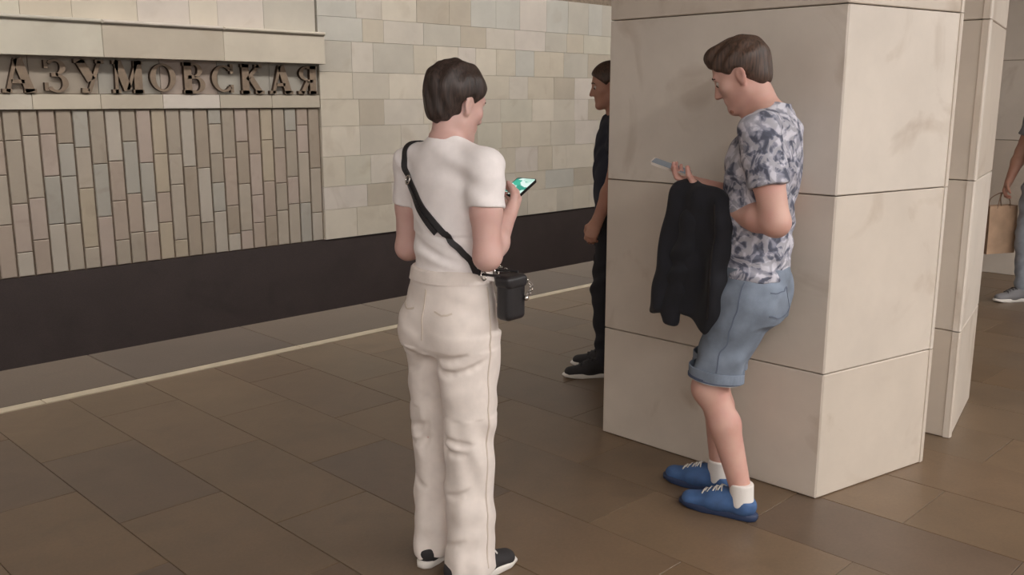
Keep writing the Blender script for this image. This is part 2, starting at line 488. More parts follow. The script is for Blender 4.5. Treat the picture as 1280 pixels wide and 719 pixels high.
class Field:
    def __init__(s, lo, hi, h):
        s.h = h
        s.lo = v3(lo) - 3 * h
        s.n = np.ceil((v3(hi) + 3 * h - s.lo) / h).astype(int) + 1
        s.D = np.full(s.n, .12, np.float32)
        s.ax = [(s.lo[i] + h * np.arange(s.n[i])).astype(np.float32) for i in range(3)]
    def sub(s, lo, hi):
        a = np.clip(np.floor((v3(lo) - s.lo) / s.h).astype(int), 0, s.n - 1)
        b = np.clip(np.ceil((v3(hi) - s.lo) / s.h).astype(int) + 1, 1, s.n)
        if np.any(b <= a): return None
        sl = tuple(slice(a[i], b[i]) for i in range(3))
        X = s.ax[0][sl[0]][:, None, None]; Y = s.ax[1][sl[1]][None, :, None]; Z = s.ax[2][sl[2]][None, None, :]
        return sl, X, Y, Z
    def put(s, lo, hi, fn, k, op='u'):
        q = s.sub(lo, hi)
        if q is None: return s
        sl, X, Y, Z = q
        d = np.broadcast_to(fn(X, Y, Z), s.D[sl].shape).astype(np.float32)
        a = s.D[sl]
        if op == 'u':
            hh = np.maximum(k - np.abs(a - d), 0) / k
            s.D[sl] = np.minimum(a, d) - hh * hh * k * .25
        else:
            d = -d if op == 's' else d
            hh = np.maximum(k - np.abs(a - d), 0) / k
            s.D[sl] = np.maximum(a, d) + hh * hh * k * .25
        return s
    def cone(s, a, b, ra, rb, k=.02, flat=None, op='u', cap=None):
        a, b = v3(a), v3(b); ba = b - a; L2 = float(ba @ ba) + 1e-12
        m = max(ra, rb) + .05
        if flat: m = max(ra, rb) * max(1, flat[1]) + .05
        def fn(X, Y, Z):
            px, py, pz = X - a[0], Y - a[1], Z - a[2]
            t = np.clip((px * ba[0] + py * ba[1] + pz * ba[2]) / L2, 0, 1)
            qx, qy, qz = px - t * ba[0], py - t * ba[1], pz - t * ba[2]
            r = ra + t * (rb - ra)
            if flat:
                n, f = unit(flat[0]), flat[1]
                c = (qx * n[0] + qy * n[1] + qz * n[2]) * (1 / f - 1)
                qx, qy, qz = qx + c * n[0], qy + c * n[1], qz + c * n[2]
                return (np.sqrt(qx*qx + qy*qy + qz*qz) - r) * min(f, 1)
            d = np.sqrt(qx*qx + qy*qy + qz*qz) - r
            if cap is not None:
                c_ = unit(ba if cap is True else cap)
                e = (X - b[0]) * c_[0] + (Y - b[1]) * c_[1] + (Z - b[2]) * c_[2]
                hh = np.maximum(.006 - np.abs(d - e), 0) / .006
                d = np.maximum(d, e) + hh * hh * .0015
            return d
        return s.put(np.minimum(a, b) - m, np.maximum(a, b) + m, fn, k, op)
    def ell(s, c, r, k=.02, R=None, op='u'):
        c, r = v3(c), v3(r)
        Rm = np.eye(3) if R is None else np.asarray(R)
        m = float(r.max()) + .05
        def fn(X, Y, Z):
            px, py, pz = X - c[0], Y - c[1], Z - c[2]
            qs = [(px * Rm[0, i] + py * Rm[1, i] + pz * Rm[2, i]) for i in range(3)]
            k0 = np.sqrt(sum((qs[i] / r[i]) ** 2 for i in range(3)))
            k1 = np.sqrt(sum((qs[i] / r[i] ** 2) ** 2 for i in range(3))) + 1e-6
            return k0 * (k0 - 1) / k1
        return s.put(c - m, c + m, fn, k, op)
    def loft(s, rings, k=.02, grow=0.0, pw=2.0):
        """vertical stack of ellipses (z, cx, cy, rx, ry)"""
        rg = np.array(sorted(rings), dtype=np.float64)
        zz = rg[:, 0]
        m = .05
        zs = np.linspace(zz[0], zz[-1], 120)
        # smooth interpolation
        def col(i):
            v = np.interp(zs, zz, rg[:, i])
            ker = np.hanning(11); ker /= ker.sum()
            return np.convolve(np.pad(v, 5, mode='edge'), ker, 'valid')
        C = [col(i) for i in range(1, 5)]
        lo = (np.min(C[0] - C[2]) - m, np.min(C[1] - C[3]) - m, zz[0] - m)
        hi = (np.max(C[0] + C[2]) + m, np.max(C[1] + C[3]) + m, zz[-1] + m)
        def fn(X, Y, Z):
            cx, cy, rx, ry = [np.interp(Z.ravel(), zs, c)[None, None, :] for c in C]
            rx, ry = rx + grow, ry + grow
            x, y = X - cx, Y - cy
            if pw != 2.0:
                k0 = (np.abs(x / rx) ** pw + np.abs(y / ry) ** pw) ** (1 / pw)
                d = (k0 - 1) * np.minimum(rx, ry)
            else:
                k0 = np.sqrt((x / rx) ** 2 + (y / ry) ** 2)
                k1 = np.sqrt((x / rx ** 2) ** 2 + (y / ry ** 2) ** 2) + 1e-6
                d = k0 * (k0 - 1) / k1
            return np.maximum(d, np.maximum(Z - zz[-1] - grow, zz[0] - grow - Z))
        return s.put(lo, hi, fn, k)
    def cut(s, p, n, k=.004, lo=None, hi=None):
        """remove what lies on the n side of the plane"""
        p, n = v3(p), unit(n)
        fn = lambda X, Y, Z: (X - p[0]) * n[0] + (Y - p[1]) * n[1] + (Z - p[2]) * n[2]
        return s.put(s.lo if lo is None else lo, (s.lo + s.h * s.n) if hi is None else hi, fn, k, 'i')
    def ripple(s, amp, waves, lo=None, hi=None):
        """waves: list of (kx,ky,kz,phase,weight); adds folds near the surface"""
        q = s.sub(s.lo if lo is None else lo, (s.lo + s.h * s.n) if hi is None else hi)
        sl, X, Y, Z = q
        a = s.D[sl]
        msk = np.abs(a) < .05
        ii = np.nonzero(msk)
        x = X.ravel()[ii[0]]; y = Y.ravel()[ii[1]]; z = Z.ravel()[ii[2]]
        wx = .025 * np.sin(13 * z + 9 * y + 1.3) ; wz = .03 * np.sin(11 * x - 7 * y + .7) + .02 * np.sin(23 * x + 17 * z)
        x, z = x + wx, z + wz
        v = 0
        for (kx, ky, kz, ph, w) in waves:
            v = v + w * np.sin(kx * x + ky * y + kz * z + ph)
        a[ii] += (amp * v).astype(np.float32)
        return s
    def sample(s, P):
        P = np.atleast_2d(P)
        f = (P - s.lo) / s.h
        i = np.clip(np.floor(f).astype(int), 0, s.n - 2); t = np.clip(f - i, 0, 1)
        o = 0
        for dx in (0, 1):
            for dy in (0, 1):
                for dz in (0, 1):
                    w = (t[:, 0] if dx else 1 - t[:, 0]) * (t[:, 1] if dy else 1 - t[:, 1]) * (t[:, 2] if dz else 1 - t[:, 2])
                    o = o + w * s.D[i[:, 0] + dx, i[:, 1] + dy, i[:, 2] + dz]
        return o
    def grad(s, P):
        P = np.atleast_2d(P); e = s.h
        g = np.stack([s.sample(P + e * np.eye(3)[i]) - s.sample(P - e * np.eye(3)[i]) for i in range(3)], 1)
        return g / (np.linalg.norm(g, axis=1, keepdims=True) + 1e-9)
    def snap(s, P, off):
        P = np.array(P, dtype=np.float64)
        for _ in range(30):
            P = P - s.grad(P) * (s.sample(P) - off)[:, None] * .8
        return P
    def mesh(s, name='organic'):
        D = s.D; S = D < 0
        n = s.n
        cs = np.zeros(n - 1, np.int8)
        for dx in (0, 1):
            for dy in (0, 1):
                for dz in (0, 1):
                    cs += S[dx:n[0]-1+dx, dy:n[1]-1+dy, dz:n[2]-1+dz]
        act = (cs > 0) & (cs < 8)
        idx = np.full(n - 1, -1, np.int32)
        I = np.stack(np.nonzero(act), 1)
        idx[act] = np.arange(len(I))
        acc = np.zeros((len(I), 3)); cnt = np.zeros(len(I))
        corners = [(a, b, c) for a in (0, 1) for b in (0, 1) for c in (0, 1)]
        for a in corners:
            for ax in range(3):
                if a[ax]: continue
                b = list(a); b[ax] = 1
                da = D[I[:, 0] + a[0], I[:, 1] + a[1], I[:, 2] + a[2]]
                db = D[I[:, 0] + b[0], I[:, 1] + b[1], I[:, 2] + b[2]]
                cr = (da < 0) != (db < 0)
                t = np.where(cr, da / np.where(cr, da - db, 1), 0)
                p = np.tile(v3(a), (len(I), 1)); p[:, ax] += t
                acc += p * cr[:, None]; cnt += cr
        V = s.lo + s.h * (I + acc / np.maximum(cnt, 1)[:, None])
        Q = []
        for ax in range(3):
            u, w = (ax + 1) % 3, (ax + 2) % 3
            s0 = [slice(None)] * 3; s1 = [slice(None)] * 3
            s0[ax] = slice(0, -1); s1[ax] = slice(1, None)
            A, B = S[tuple(s0)], S[tuple(s1)]
            E = np.stack(np.nonzero(A != B), 1)
            ok = (E[:, u] > 0) & (E[:, w] > 0) & (E[:, u] < n[u] - 1) & (E[:, w] < n[w] - 1)
            E = E[ok]
            flip = A[E[:, 0], E[:, 1], E[:, 2]]
            def c(du, dw):
                e = E.copy(); e[:, u] -= du; e[:, w] -= dw
                return idx[e[:, 0], e[:, 1], e[:, 2]]
            q = np.stack([c(1, 1), c(0, 1), c(0, 0), c(1, 0)], 1)
            q[~flip] = q[~flip][:, ::-1]
            Q.append(q)
        Q = np.concatenate(Q)
        me = bpy.data.meshes.new(name)
        me.vertices.add(len(V)); me.vertices.foreach_set('co', V.astype(np.float32).ravel())
        me.loops.add(Q.size); me.loops.foreach_set('vertex_index', Q.astype(np.int32).ravel())
        me.polygons.add(len(Q))
        me.polygons.foreach_set('loop_start', np.arange(0, Q.size, 4, dtype=np.int32))
        me.polygons.foreach_set('loop_total', np.full(len(Q), 4, np.int32))
        me.polygons.foreach_set('use_smooth', np.ones(len(Q), dtype=bool))
        me.update(calc_edges=True)
        me.validate()
        return me
    def build(s, name, mat, parent):
        me = s.mesh(name)
        me.materials.append(mat)
        o = bpy.data.objects.new(name, me)
        COL.objects.link(o)
        o.parent = parent
        return o

def rot(bow=0, yaw=0, tilt=0):
    """head frame: bow forward, then tilt sideways, then turn (yaw > 0 = towards the figure's right)"""
    b, y, t = math.radians(bow), math.radians(yaw), math.radians(tilt)
    Rx = np.array([[1, 0, 0], [0, math.cos(b), math.sin(b)], [0, -math.sin(b), math.cos(b)]])
    Ry = np.array([[math.cos(t), 0, math.sin(t)], [0, 1, 0], [-math.sin(t), 0, math.cos(t)]])
    Rz = np.array([[math.cos(y), math.sin(y), 0], [-math.sin(y), math.cos(y), 0], [0, 0, 1]])
    return Rz @ Ry @ Rx

class Head:
    def __init__(s, c, R, sc=1.0): s.c, s.R, s.s = v3(c), R, sc
    def __call__(s, x, y, z): return s.c + s.R @ (v3((x, y, z)) * s.s)
    def skull(s, g, grow=0.0):
        g.ell(s(0, -.012, .035), v3((.076, .097, .082)) * s.s + grow, .02, s.R)
    def face(s, g):
        k = s.s
        s.skull(g)
        g.ell(s(0, .022, -.03), v3((.060, .068, .082)) * k, .03, s.R)
        for sx in (-1, 1):
            g.cone(s(sx * .047, .0, -.062), s(sx * .012, .064, -.098), .019 * k, .018 * k, .025)
            g.ell(s(sx * .038, .056, -.022), v3((.022, .022, .02)) * k, .02, s.R)
        g.ell(s(0, .072, -.100), v3((.020, .016, .016)) * k, .02)
        g.cone(s(-.034, .076, .022), s(.034, .076, .022), .011 * k, .011 * k, .015)
        for sx in (-1, 1):
            g.ell(s(sx * .031, .092, .002), v3((.014, .012, .010)) * k, .012, s.R, 's')
        g.cone(s(0, .084, .006), s(0, .103, -.034), .008 * k, .012 * k, .010)
        for sx in (-1, 1):
            g.ell(s(sx * .012, .094, -.038), v3((.008, .010, .008)) * k, .006, s.R)
        g.cone(s(-.019, .081, -.060), s(.019, .081, -.060), .007 * k, .007 * k, .008)
        g.cone(s(-.016, .080, -.071), s(.016, .080, -.071), .008 * k, .008 * k, .008)
        for sx in (-1, 1):
            e = s.R @ rot(-8, -sx * 22)
            g.ell(s(sx * .078, -.010, -.010), v3((.007, .019, .031)) * k, .010, e)
            g.ell(s(sx * .074, -.006, -.034), v3((.006, .010, .012)) * k, .008, e)
            g.ell(s(sx * .088, -.006, -.008), v3((.007, .010, .016)) * k, .006, e, 's')

def hand(g, wrist, d, n, thumb, curl=(25, 30, 20), sc=1.0, tcurl=20, spread=1.0):
    """palm with four fingers that curl towards n and a thumb on the side of `thumb`"""
    wrist, d, n = v3(wrist), unit(d), v3(n)
    n = unit(n - d * (n @ d))
    s = v3(thumb); s = unit(s - d * (s @ d) - n * (s @ n))
    k = .010
    tips = []
    offs = (.027, .009, -.010, -.027)
    lens = (.072, .080, .074, .058)
    start = (.084, .088, .084, .076)
    g.cone(wrist, wrist + d * .045 * sc, .024 * sc, .028 * sc, .02, (n, .62))
    for i in range(4):
        kn = wrist + (d * start[i] + s * offs[i]) * sc
        g.cone(wrist + (d * .02 + s * offs[i] * .55) * sc, kn, .015 * sc, .0115 * sc, .016)
        a = 0.0; p = kn
        c = curl[i] if isinstance(curl[0], (tuple, list)) else curl
        f = unit(d + s * offs[i] * 3.0 * spread)
        for j, fr in enumerate((.46, .30, .24)):
            a += math.radians(c[j])
            q = p + (f * math.cos(a) + n * math.sin(a)) * lens[i] * fr * sc
            r0 = (.0098, .0088, .0078)[j] * sc
            g.cone(p, q, r0, r0 * .9, .005)
            p = q
        tips.append(p)
    p = wrist + (d * .022 + s * .020 + n * .004) * sc
    q = p + unit(d * .65 + s * .65 + n * .35) * .045 * sc
    g.cone(p, q, .016 * sc, .0125 * sc, .014)
    t = math.radians(tcurl)
    w = unit(d * .85 + s * .30 + n * .30)
    q2 = q + unit(w * math.cos(t) + (n - s * .6) * math.sin(t)) * .034 * sc
    g.cone(q, q2, .0118 * sc, .0105 * sc, .006)
    q3 = q2 + unit(w * math.cos(2 * t) + (n - s * .8) * math.sin(2 * t)) * .027 * sc
    g.cone(q2, q3, .0105 * sc, .0085 * sc, .005)
    tips.append(q3)
    return tips

def eyes(h, parent, iris):
    for sx in (-1, 1):
        c = h(sx * .031, .0735, .000)
        r = .0125 * h.s
        bm = bmesh.new()
        bmesh.ops.create_uvsphere(bm, u_segments=14, v_segments=10, radius=r)
        me = bpy.data.meshes.new('eye'); bm.to_mesh(me); bm.free()
        o = link_mesh('eye', me, M['eye'], parent, True)
        o.location = c
        bm = bmesh.new()
        bmesh.ops.create_uvsphere(bm, u_segments=12, v_segments=8, radius=r * .62)
        me = bpy.data.meshes.new('iris'); bm.to_mesh(me); bm.free()
        i = link_mesh('iris', me, iris, o, True)
        i.location = h.R @ v3((0, .0064 * h.s, -.003))
        g = Field(h(sx * .031, .088, .024) - .035, h(sx * .031, .088, .024) + .035, .0025)
        g.cone(h(sx * .014, .0885, .021), h(sx * .031, .0875, .026), .0032, .0036, .002)
        g.cone(h(sx * .031, .0875, .026), h(sx * .046, .079, .020), .0036, .0025, .002)
        g.build('eyebrow', M['brow'], parent)

SOLE = [(-.030, -.085), (-.034, -.04), (-.034, .02), (-.041, .09), (-.040, .14), (-.026, .178), (.0, .192), (.024, .184), (.040, .15), (.042, .09), (.033, .02), (.031, -.04), (.028, -.085), (.014, -.102), (-.014, -.102)]
def shoe(parent, at, heading, upper, sole, lace, sc=1.0, mirror=1, sock=None, stripe=None, h=.004):
    """heading: degrees turned to the figure's right from its facing direction"""
    e = bpy.data.objects.new('shoe', None)
    a = -math.radians(heading)
    ca, sa = math.cos(a), math.sin(a)
    g = Field((-.07, -.13, 0), (.07, .21, .14), h)
    g.cone((0, -.06, .05), (0, .05, .048), .040, .042, .02, ((0, 0, 1), .95))
    g.cone((0, .05, .046), (mirror * .004, .145, .034), .043, .038, .03, ((0, 0, 1), .75))
    g.cone((0, -.055, .05), (0, -.045, .105), .036, .038, .02)
    g.cone((0, -.03, .085), (0, .05, .06), .034, .032, .02)
    g.cut((0, 0, .016), (0, 0, -1), .003)
    g.cut((0, -.02, .095), (0, -.35, 1), .006)
    up = g.mesh('shoe'); up.materials.append(upper)
    o = bpy.data.objects.new('shoe', up); COL.objects.link(o)
    bpy.data.objects.remove(e)
    o.parent = parent
    o.location = (at[0], at[1], at[2] if len(at) > 2 else 0)
    o.rotation_euler = (0, 0, a)
    o.scale = (sc, sc, sc)
    n = len(SOLE)
    V, F = [], []
    rings = [(.0, .97), (.004, 1.02), (.020, 1.03), (.027, .99)]
    for z, f in rings:
        for (x, y) in SOLE:
            zz = z + (.010 * max(0, (y - .12) / .07) if z < .01 else 0)
            V.append((x * f * mirror, (y - .045) * f + .045, zz))
    for r in range(len(rings) - 1):
        for i in range(n):
            j = (i + 1) % n
            F.append((r*n + i, r*n + j, (r+1)*n + j, (r+1)*n + i))
    F.append(tuple(range(n - 1, -1, -1))); F.append(tuple(range(3*n, 4*n)))
    link_mesh('sole', mesh_from(V, F), sole, o, True)
    V, F = [], []
    for i, y in enumerate((.03, .05, .07, .09)):
        z = .108 - i * .009
        for sgn in (-1, 1):
            b = len(V)
            for t in range(5):
                u = -1 + .5 * t
                xx = u * .026; yy = y + sgn * u * .007
                zz = z - .012 * u * u + .002
                V += [(xx, yy - .003, zz), (xx, yy + .003, zz + .002), (xx, yy, zz - .004)]
            for t in range(4):
                for q in range(3):
                    F.append((b + t*3 + q, b + t*3 + (q+1) % 3, b + t*3 + 3 + (q+1) % 3, b + t*3 + 3 + q))
    link_mesh('laces', mesh_from(V, F), lace, o, True)
    if sock:
        g = Field((-.06, -.11, .04), (.06, .04, .17), .004)
        g.cone((0, -.045, .06), (0, -.042, .145), .044, .0425, .01)
        g.cut((0, 0, .135), (0, 0, 1), .004)
        g.build('sock', sock, o)
    return o

def ribbon(name, P, Nn, width, thick, mat, parent):
    """flat strap along points P with surface normals Nn"""
    P = np.array(P); n = len(P)
    T = np.gradient(P, axis=0); T /= np.linalg.norm(T, axis=1, keepdims=True)
    S = np.cross(T, Nn); S /= np.linalg.norm(S, axis=1, keepdims=True)
    U = np.cross(S, T)
    V, F = [], []
    for i in range(n):
        for a, b in ((-1, -1), (1, -1), (1, 1), (-1, 1)):
            V.append(P[i] + S[i] * a * width / 2 + U[i] * b * thick / 2)
    for i in range(n - 1):
        for q in range(4):
            F.append((i*4 + q, i*4 + (q+1) % 4, i*4 + 4 + (q+1) % 4, i*4 + 4 + q))
    F += [(3, 2, 1, 0), tuple(range(4*n - 4, 4*n))]
    return link_mesh(name, mesh_from(V, F), mat, parent)

def spline(pts, n):
    pts = np.array(pts, dtype=np.float64)
    ext = np.vstack([2 * pts[0] - pts[1], pts, 2 * pts[-1] - pts[-2]])
    out = []
    m = len(pts) - 1
    for k in range(n):
        u = k / (n - 1) * m
        i = min(int(u), m - 1); t = u - i
        p0, p1, p2, p3 = ext[i:i + 4]
        out.append(.5 * ((2 * p1) + (-p0 + p2) * t + (2*p0 - 5*p1 + 4*p2 - p3) * t*t + (-p0 + 3*p1 - 3*p2 + p3) * t**3))
    return np.array(out)

def tube(name, P, r, mat, parent, seg=8):
    P = np.array(P); n = len(P)
    T = np.gradient(P, axis=0); T /= np.linalg.norm(T, axis=1, keepdims=True)
    ref = np.array((0.3, 0.2, 1.0)); V, F = [], []
    for i in range(n):
        s = np.cross(T[i], ref); s /= np.linalg.norm(s); u = np.cross(s, T[i])
        for k in range(seg):
            a = 2 * math.pi * k / seg
            V.append(P[i] + r * (s * math.cos(a) + u * math.sin(a)))
    for i in range(n - 1):
        for k in range(seg):
            F.append((i*seg + k, i*seg + (k+1) % seg, (i+1)*seg + (k+1) % seg, (i+1)*seg + k))
    F += [tuple(range(seg - 1, -1, -1)), tuple(range((n-1)*seg, n*seg))]
    return link_mesh(name, mesh_from(V, F), mat, parent, True)

def ring(name, c, axis, R, r, mat, parent, n=20):
    axis = unit(axis); s = unit(np.cross(axis, (0.3, .1, 1))); u = np.cross(axis, s)
    V, F = [], []
    for i in range(n):
        a = 2 * math.pi * i / n
        e = s * math.cos(a) + u * math.sin(a)
        for k in range(6):
            b = 2 * math.pi * k / 6
            V.append(v3(c) + e * (R + r * math.cos(b)) + axis * r * math.sin(b))
    for i in range(n):
        for k in range(6):
            F.append((i*6 + k, i*6 + (k+1) % 6, ((i+1) % n)*6 + (k+1) % 6, ((i+1) % n)*6 + k))
    return link_mesh(name, mesh_from(V, F), mat, parent, True)

# ------------------------------------------------------------------ people's materials
def skin_mat(name, col, red):
    m, nt, b = new_mat(name)
    tc = N(nt, 'ShaderNodeTexCoord')
    nz = N(nt, 'ShaderNodeTexNoise'); nz.inputs['Scale'].default_value = 9; nz.inputs['Detail'].default_value = 4
    r = ramp(nt, [(0.3, col), (0.7, red)])
    nt.links.new(tc.outputs['Object'], nz.inputs['Vector'])
    nt.links.new(nz.outputs['Fac'], r.inputs['Fac'])
    nt.links.new(r.outputs['Color'], b.inputs['Base Color'])
    b.inputs['Roughness'].default_value = .55
    b.inputs['Subsurface Weight'].default_value = .12
    b.inputs['Subsurface Radius'].default_value = (.01, .004, .002)
    b.inputs['Subsurface Scale'].default_value = .5
    return m

def hair_mat(name, col):
    m, nt, b = new_mat(name)
    tc = N(nt, 'ShaderNodeTexCoord')
    mp = N(nt, 'ShaderNodeMapping'); mp.inputs['Scale'].default_value = (160, 160, 14)
    nz = N(nt, 'ShaderNodeTexNoise'); nz.inputs['Scale'].default_value = 1; nz.inputs['Detail'].default_value = 3
    nt.links.new(tc.outputs['Object'], mp.inputs['Vector']); nt.links.new(mp.outputs[0], nz.inputs['Vector'])
    r = ramp(nt, [(.3, tuple(c * .6 for c in col)), (.75, tuple(min(255, c * 1.35) for c in col))])
    nt.links.new(nz.outputs['Fac'], r.inputs['Fac']); nt.links.new(r.outputs['Color'], b.inputs['Base Color'])
    bp = N(nt, 'ShaderNodeBump'); bp.inputs['Strength'].default_value = .6; bp.inputs['Distance'].default_value = .003
    nt.links.new(nz.outputs['Fac'], bp.inputs['Height']); nt.links.new(bp.outputs[0], b.inputs['Normal'])
    b.inputs['Roughness'].default_value = .5
    return m

def print_mat(name):
    """grey and navy leaf print on a pale ground"""
    m, nt, b = new_mat(name)
    L = nt.links.new
    tc = N(nt, 'ShaderNodeTexCoord')
    nz = N(nt, 'ShaderNodeTexNoise'); nz.inputs['Scale'].default_value = 14; nz.inputs['Detail'].default_value = 2
    nz.inputs['Distortion'].default_value = .6
    L(tc.outputs['Object'], nz.inputs['Vector'])
    sc = N(nt, 'ShaderNodeVectorMath', operation='SCALE'); sc.inputs['Scale'].default_value = .12
    L(nz.outputs['Color'], sc.inputs[0])
    ad = N(nt, 'ShaderNodeVectorMath', operation='ADD')
    L(tc.outputs['Object'], ad.inputs[0]); L(sc.outputs[0], ad.inputs[1])
    vo = N(nt, 'ShaderNodeTexVoronoi', feature='DISTANCE_TO_EDGE'); vo.inputs['Scale'].default_value = 11
    L(ad.outputs[0], vo.inputs['Vector'])
    n2 = N(nt, 'ShaderNodeTexNoise'); n2.inputs['Scale'].default_value = 15; n2.inputs['Detail'].default_value = 3
    n2.inputs['Distortion'].default_value = 2.2
    L(tc.outputs['Object'], n2.inputs['Vector'])
    r1 = ramp(nt, [(0.0, (78, 81, 94)), (.14, (92, 96, 114)), (.24, (176, 176, 190)), (.6, (206, 204, 212))])
    L(vo.outputs['Distance'], r1.inputs['Fac'])
    mu = N(nt, 'ShaderNodeMath', operation='MULTIPLY'); mu.inputs[1].default_value = 1.6
    L(vo.outputs['Distance'], mu.inputs[0]); L(mu.outputs[0], r1.inputs['Fac'])
    r2 = ramp(nt, [(.40, (76, 79, 92)), (.48, (128, 130, 146)), (.54, (214, 211, 218))])
    L(n2.outputs['Fac'], r2.inputs['Fac'])
    mx = N(nt, 'ShaderNodeMix', data_type='RGBA', blend_type='MIX'); mx.inputs['Factor'].default_value = .5
    L(r1.outputs['Color'], mx.inputs[6]); L(r2.outputs['Color'], mx.inputs[7])
    L(mx.outputs[2], b.inputs['Base Color'])
    b.inputs['Roughness'].default_value = .85
    return m

M['skin_woman'] = skin_mat('skin_pale', (212, 176, 166), (202, 158, 148))
M['skin_man'] = skin_mat('skin_tan', (208, 168, 153), (198, 147, 135))
M['skin_plain'] = skin_mat('skin_plain', (186, 142, 122), (172, 122, 104))
M['eye'] = simple('eye_white', (188, 176, 168), .3)
M['iris'] = simple('iris_brown', (60, 42, 32), .2)
M['brow'] = simple('eyebrow_hair', (64, 46, 38), .8)
M['lip'] = simple('lip', (176, 104, 98), .5)
M['hair_woman'] = hair_mat('hair_dark_brown', (52, 40, 35))
M['hair_man'] = hair_mat('hair_brown', (72, 54, 44))
M['beard'] = hair_mat('beard_stubble', (150, 104, 86))
M['white_knit'] = simple('white_knit_cotton', (238, 231, 229), .9, var=.02, scale=30, bump=.25, bscale=500, sheen=.15)
M['white_denim'] = simple('cream_twill', (224, 213, 205), .9, var=.025, scale=25, bump=.25, bscale=700, sheen=.1)
M['seam'] = simple('cream_seam', (206, 192, 178), .9)
M['black_leather'] = simple('black_leather', (34, 32, 34), .42, var=.1, bump=.3, bscale=300)
M['silver'] = simple('silver_metal', (212, 208, 204), .22, metal=1.0)
M['phone_black'] = simple('phone_black', (22, 22, 25), .25)
M['phone_pale'] = simple('phone_pale_case', (196, 186, 176), .35)
M['shoe_black'] = simple('shoe_black_canvas', (42, 39, 40), .8, var=.1, bump=.2)
M['rubber_white'] = simple('white_rubber', (222, 216, 208), .6)
M['shoe_blue'] = simple('shoe_blue_mesh', (64, 94, 138), .7, var=.12, bump=.3)
M['rubber_navy'] = simple('navy_rubber', (40, 54, 84), .6)
M['lace_white'] = simple('lace_white', (226, 222, 216), .9)
M['lace_dark'] = simple('lace_dark', (54, 52, 54), .9)
M['sock_white'] = simple('sock_white', (226, 220, 214), .95, bump=.3)
M['print'] = print_mat('leaf_print_cotton')
M['denim'] = simple('washed_denim', (118, 128, 142), .9, var=.14, scale=11, bump=.3, bscale=600)
M['denim_seam'] = simple('denim_seam', (98, 107, 124), .9)
M['denim_dark'] = simple('denim_cuff', (78, 88, 112), .9, var=.1, bump=.3)
M['denim_pale'] = simple('denim_cuff_edge', (188, 186, 184), .9, var=.05)
M['black_jacket'] = simple('black_jersey', (27, 27, 33), .95, var=.12, scale=14, bump=.35, bscale=350, sheen=.05)
M['navy_tee'] = simple('navy_cotton', (46, 48, 60), .95, var=.08, bump=.2)
M['black_trouser'] = simple('black_trouser_twill', (34, 33, 38), .9, var=.08, bump=.2)
M['grey_tee'] = simple('grey_cotton', (128, 128, 132), .95, var=.06)
M['pale_jeans'] = simple('pale_denim', (150, 156, 166), .9, var=.08, scale=14)
M['kraft'] = simple('kraft_paper', (176, 146, 120), .85, var=.07, scale=9)
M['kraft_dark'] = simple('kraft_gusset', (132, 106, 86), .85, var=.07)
M['shoe_grey'] = simple('shoe_grey', (128, 126, 128), .8)
def screen_mat(name):
    m, nt, b = new_mat(name)
    tc = N(nt, 'ShaderNodeTexCoord')
    nz = N(nt, 'ShaderNodeTexVoronoi'); nz.inputs['Scale'].default_value = 38
    nt.links.new(tc.outputs['Object'], nz.inputs['Vector'])
    r = ramp(nt, [(0, (240, 255, 250)), (.45, (225, 250, 240)), (.6, (70, 190, 160)), (.9, (40, 120, 110))])
    sp = N(nt, 'ShaderNodeSeparateColor')
    nt.links.new(nz.outputs['Color'], sp.inputs[0])
    nt.links.new(sp.outputs[0], r.inputs['Fac'])
    b.inputs['Base Color'].default_value = (.02, .02, .02, 1)
    b.inputs['Roughness'].default_value = .15
    nt.links.new(r.outputs['Color'], b.inputs['Emission Color'])
    b.inputs['Emission Strength'].default_value = 0.95
    return m
M['screen'] = screen_mat('lit_phone_screen')
M['screen_dim'] = simple('dim_phone_screen', (30, 32, 38), .15, emit=(150, 160, 170), estr=.25)

def phone(label, world_root, c, up, nrm, case, scr, L=.15, W=.074, T=.009):
    """up: long axis, nrm: screen normal; given in the holder's frame, kept as a thing of its own"""
    up = unit(up); nrm = v3(nrm); nrm = unit(nrm - up * (nrm @ up)); sd = np.cross(nrm, up)
    R = Matrix(((sd[0], nrm[0], up[0]), (sd[1], nrm[1], up[1]), (sd[2], nrm[2], up[2])))
    # rounded slab in local x (width), y (normal), z (length)
    def slab(w, l, t0, t1, r, seg=5):
        pts = []
        for cx, cz, a0 in ((w/2 - r, l/2 - r, 0), (-w/2 + r, l/2 - r, 90), (-w/2 + r, -l/2 + r, 180), (w/2 - r, -l/2 + r, 270)):
            for k in range(seg + 1):
                a = math.radians(a0 + 90 * k / seg)
                pts.append((cx + r * math.cos(a), cz + r * math.sin(a)))
        n = len(pts)
        V = [(x, t0, z) for x, z in pts] + [(x, t1, z) for x, z in pts]
        F = [tuple(range(n)), tuple(range(2*n - 1, n - 1, -1))] + [(i, n + i, n + (i+1) % n, (i+1) % n) for i in range(n)]
        return mesh_from(V, F)
    t = tag(empty('smartphone'), label, 'phone')
    mw = Matrix.Translation(world_root.location) @ world_root.rotation_euler.to_matrix().to_4x4()
    m4 = R.to_4x4(); m4.translation = Vector(c)
    fin = mw @ m4
    t.location = fin.to_translation()
    t.rotation_euler = fin.to_euler()
    link_mesh('case', slab(W, L, -T/2, T/2, .009), case, t)
    link_mesh('screen', slab(W - .006, L - .010, T/2 - .001, T/2 + .0006, .006), scr, t)
    cl = link_mesh('camera_lens', slab(.022, .022, -T/2 - .0015, -T/2 + .001, .006), M['phone_black'], t)
    cl.location = (.018, 0, L/2 - .022)
    return t

S2 = math.sqrt(.5)
def RF(R, F): return ((F + R) * S2, (F - R) * S2)

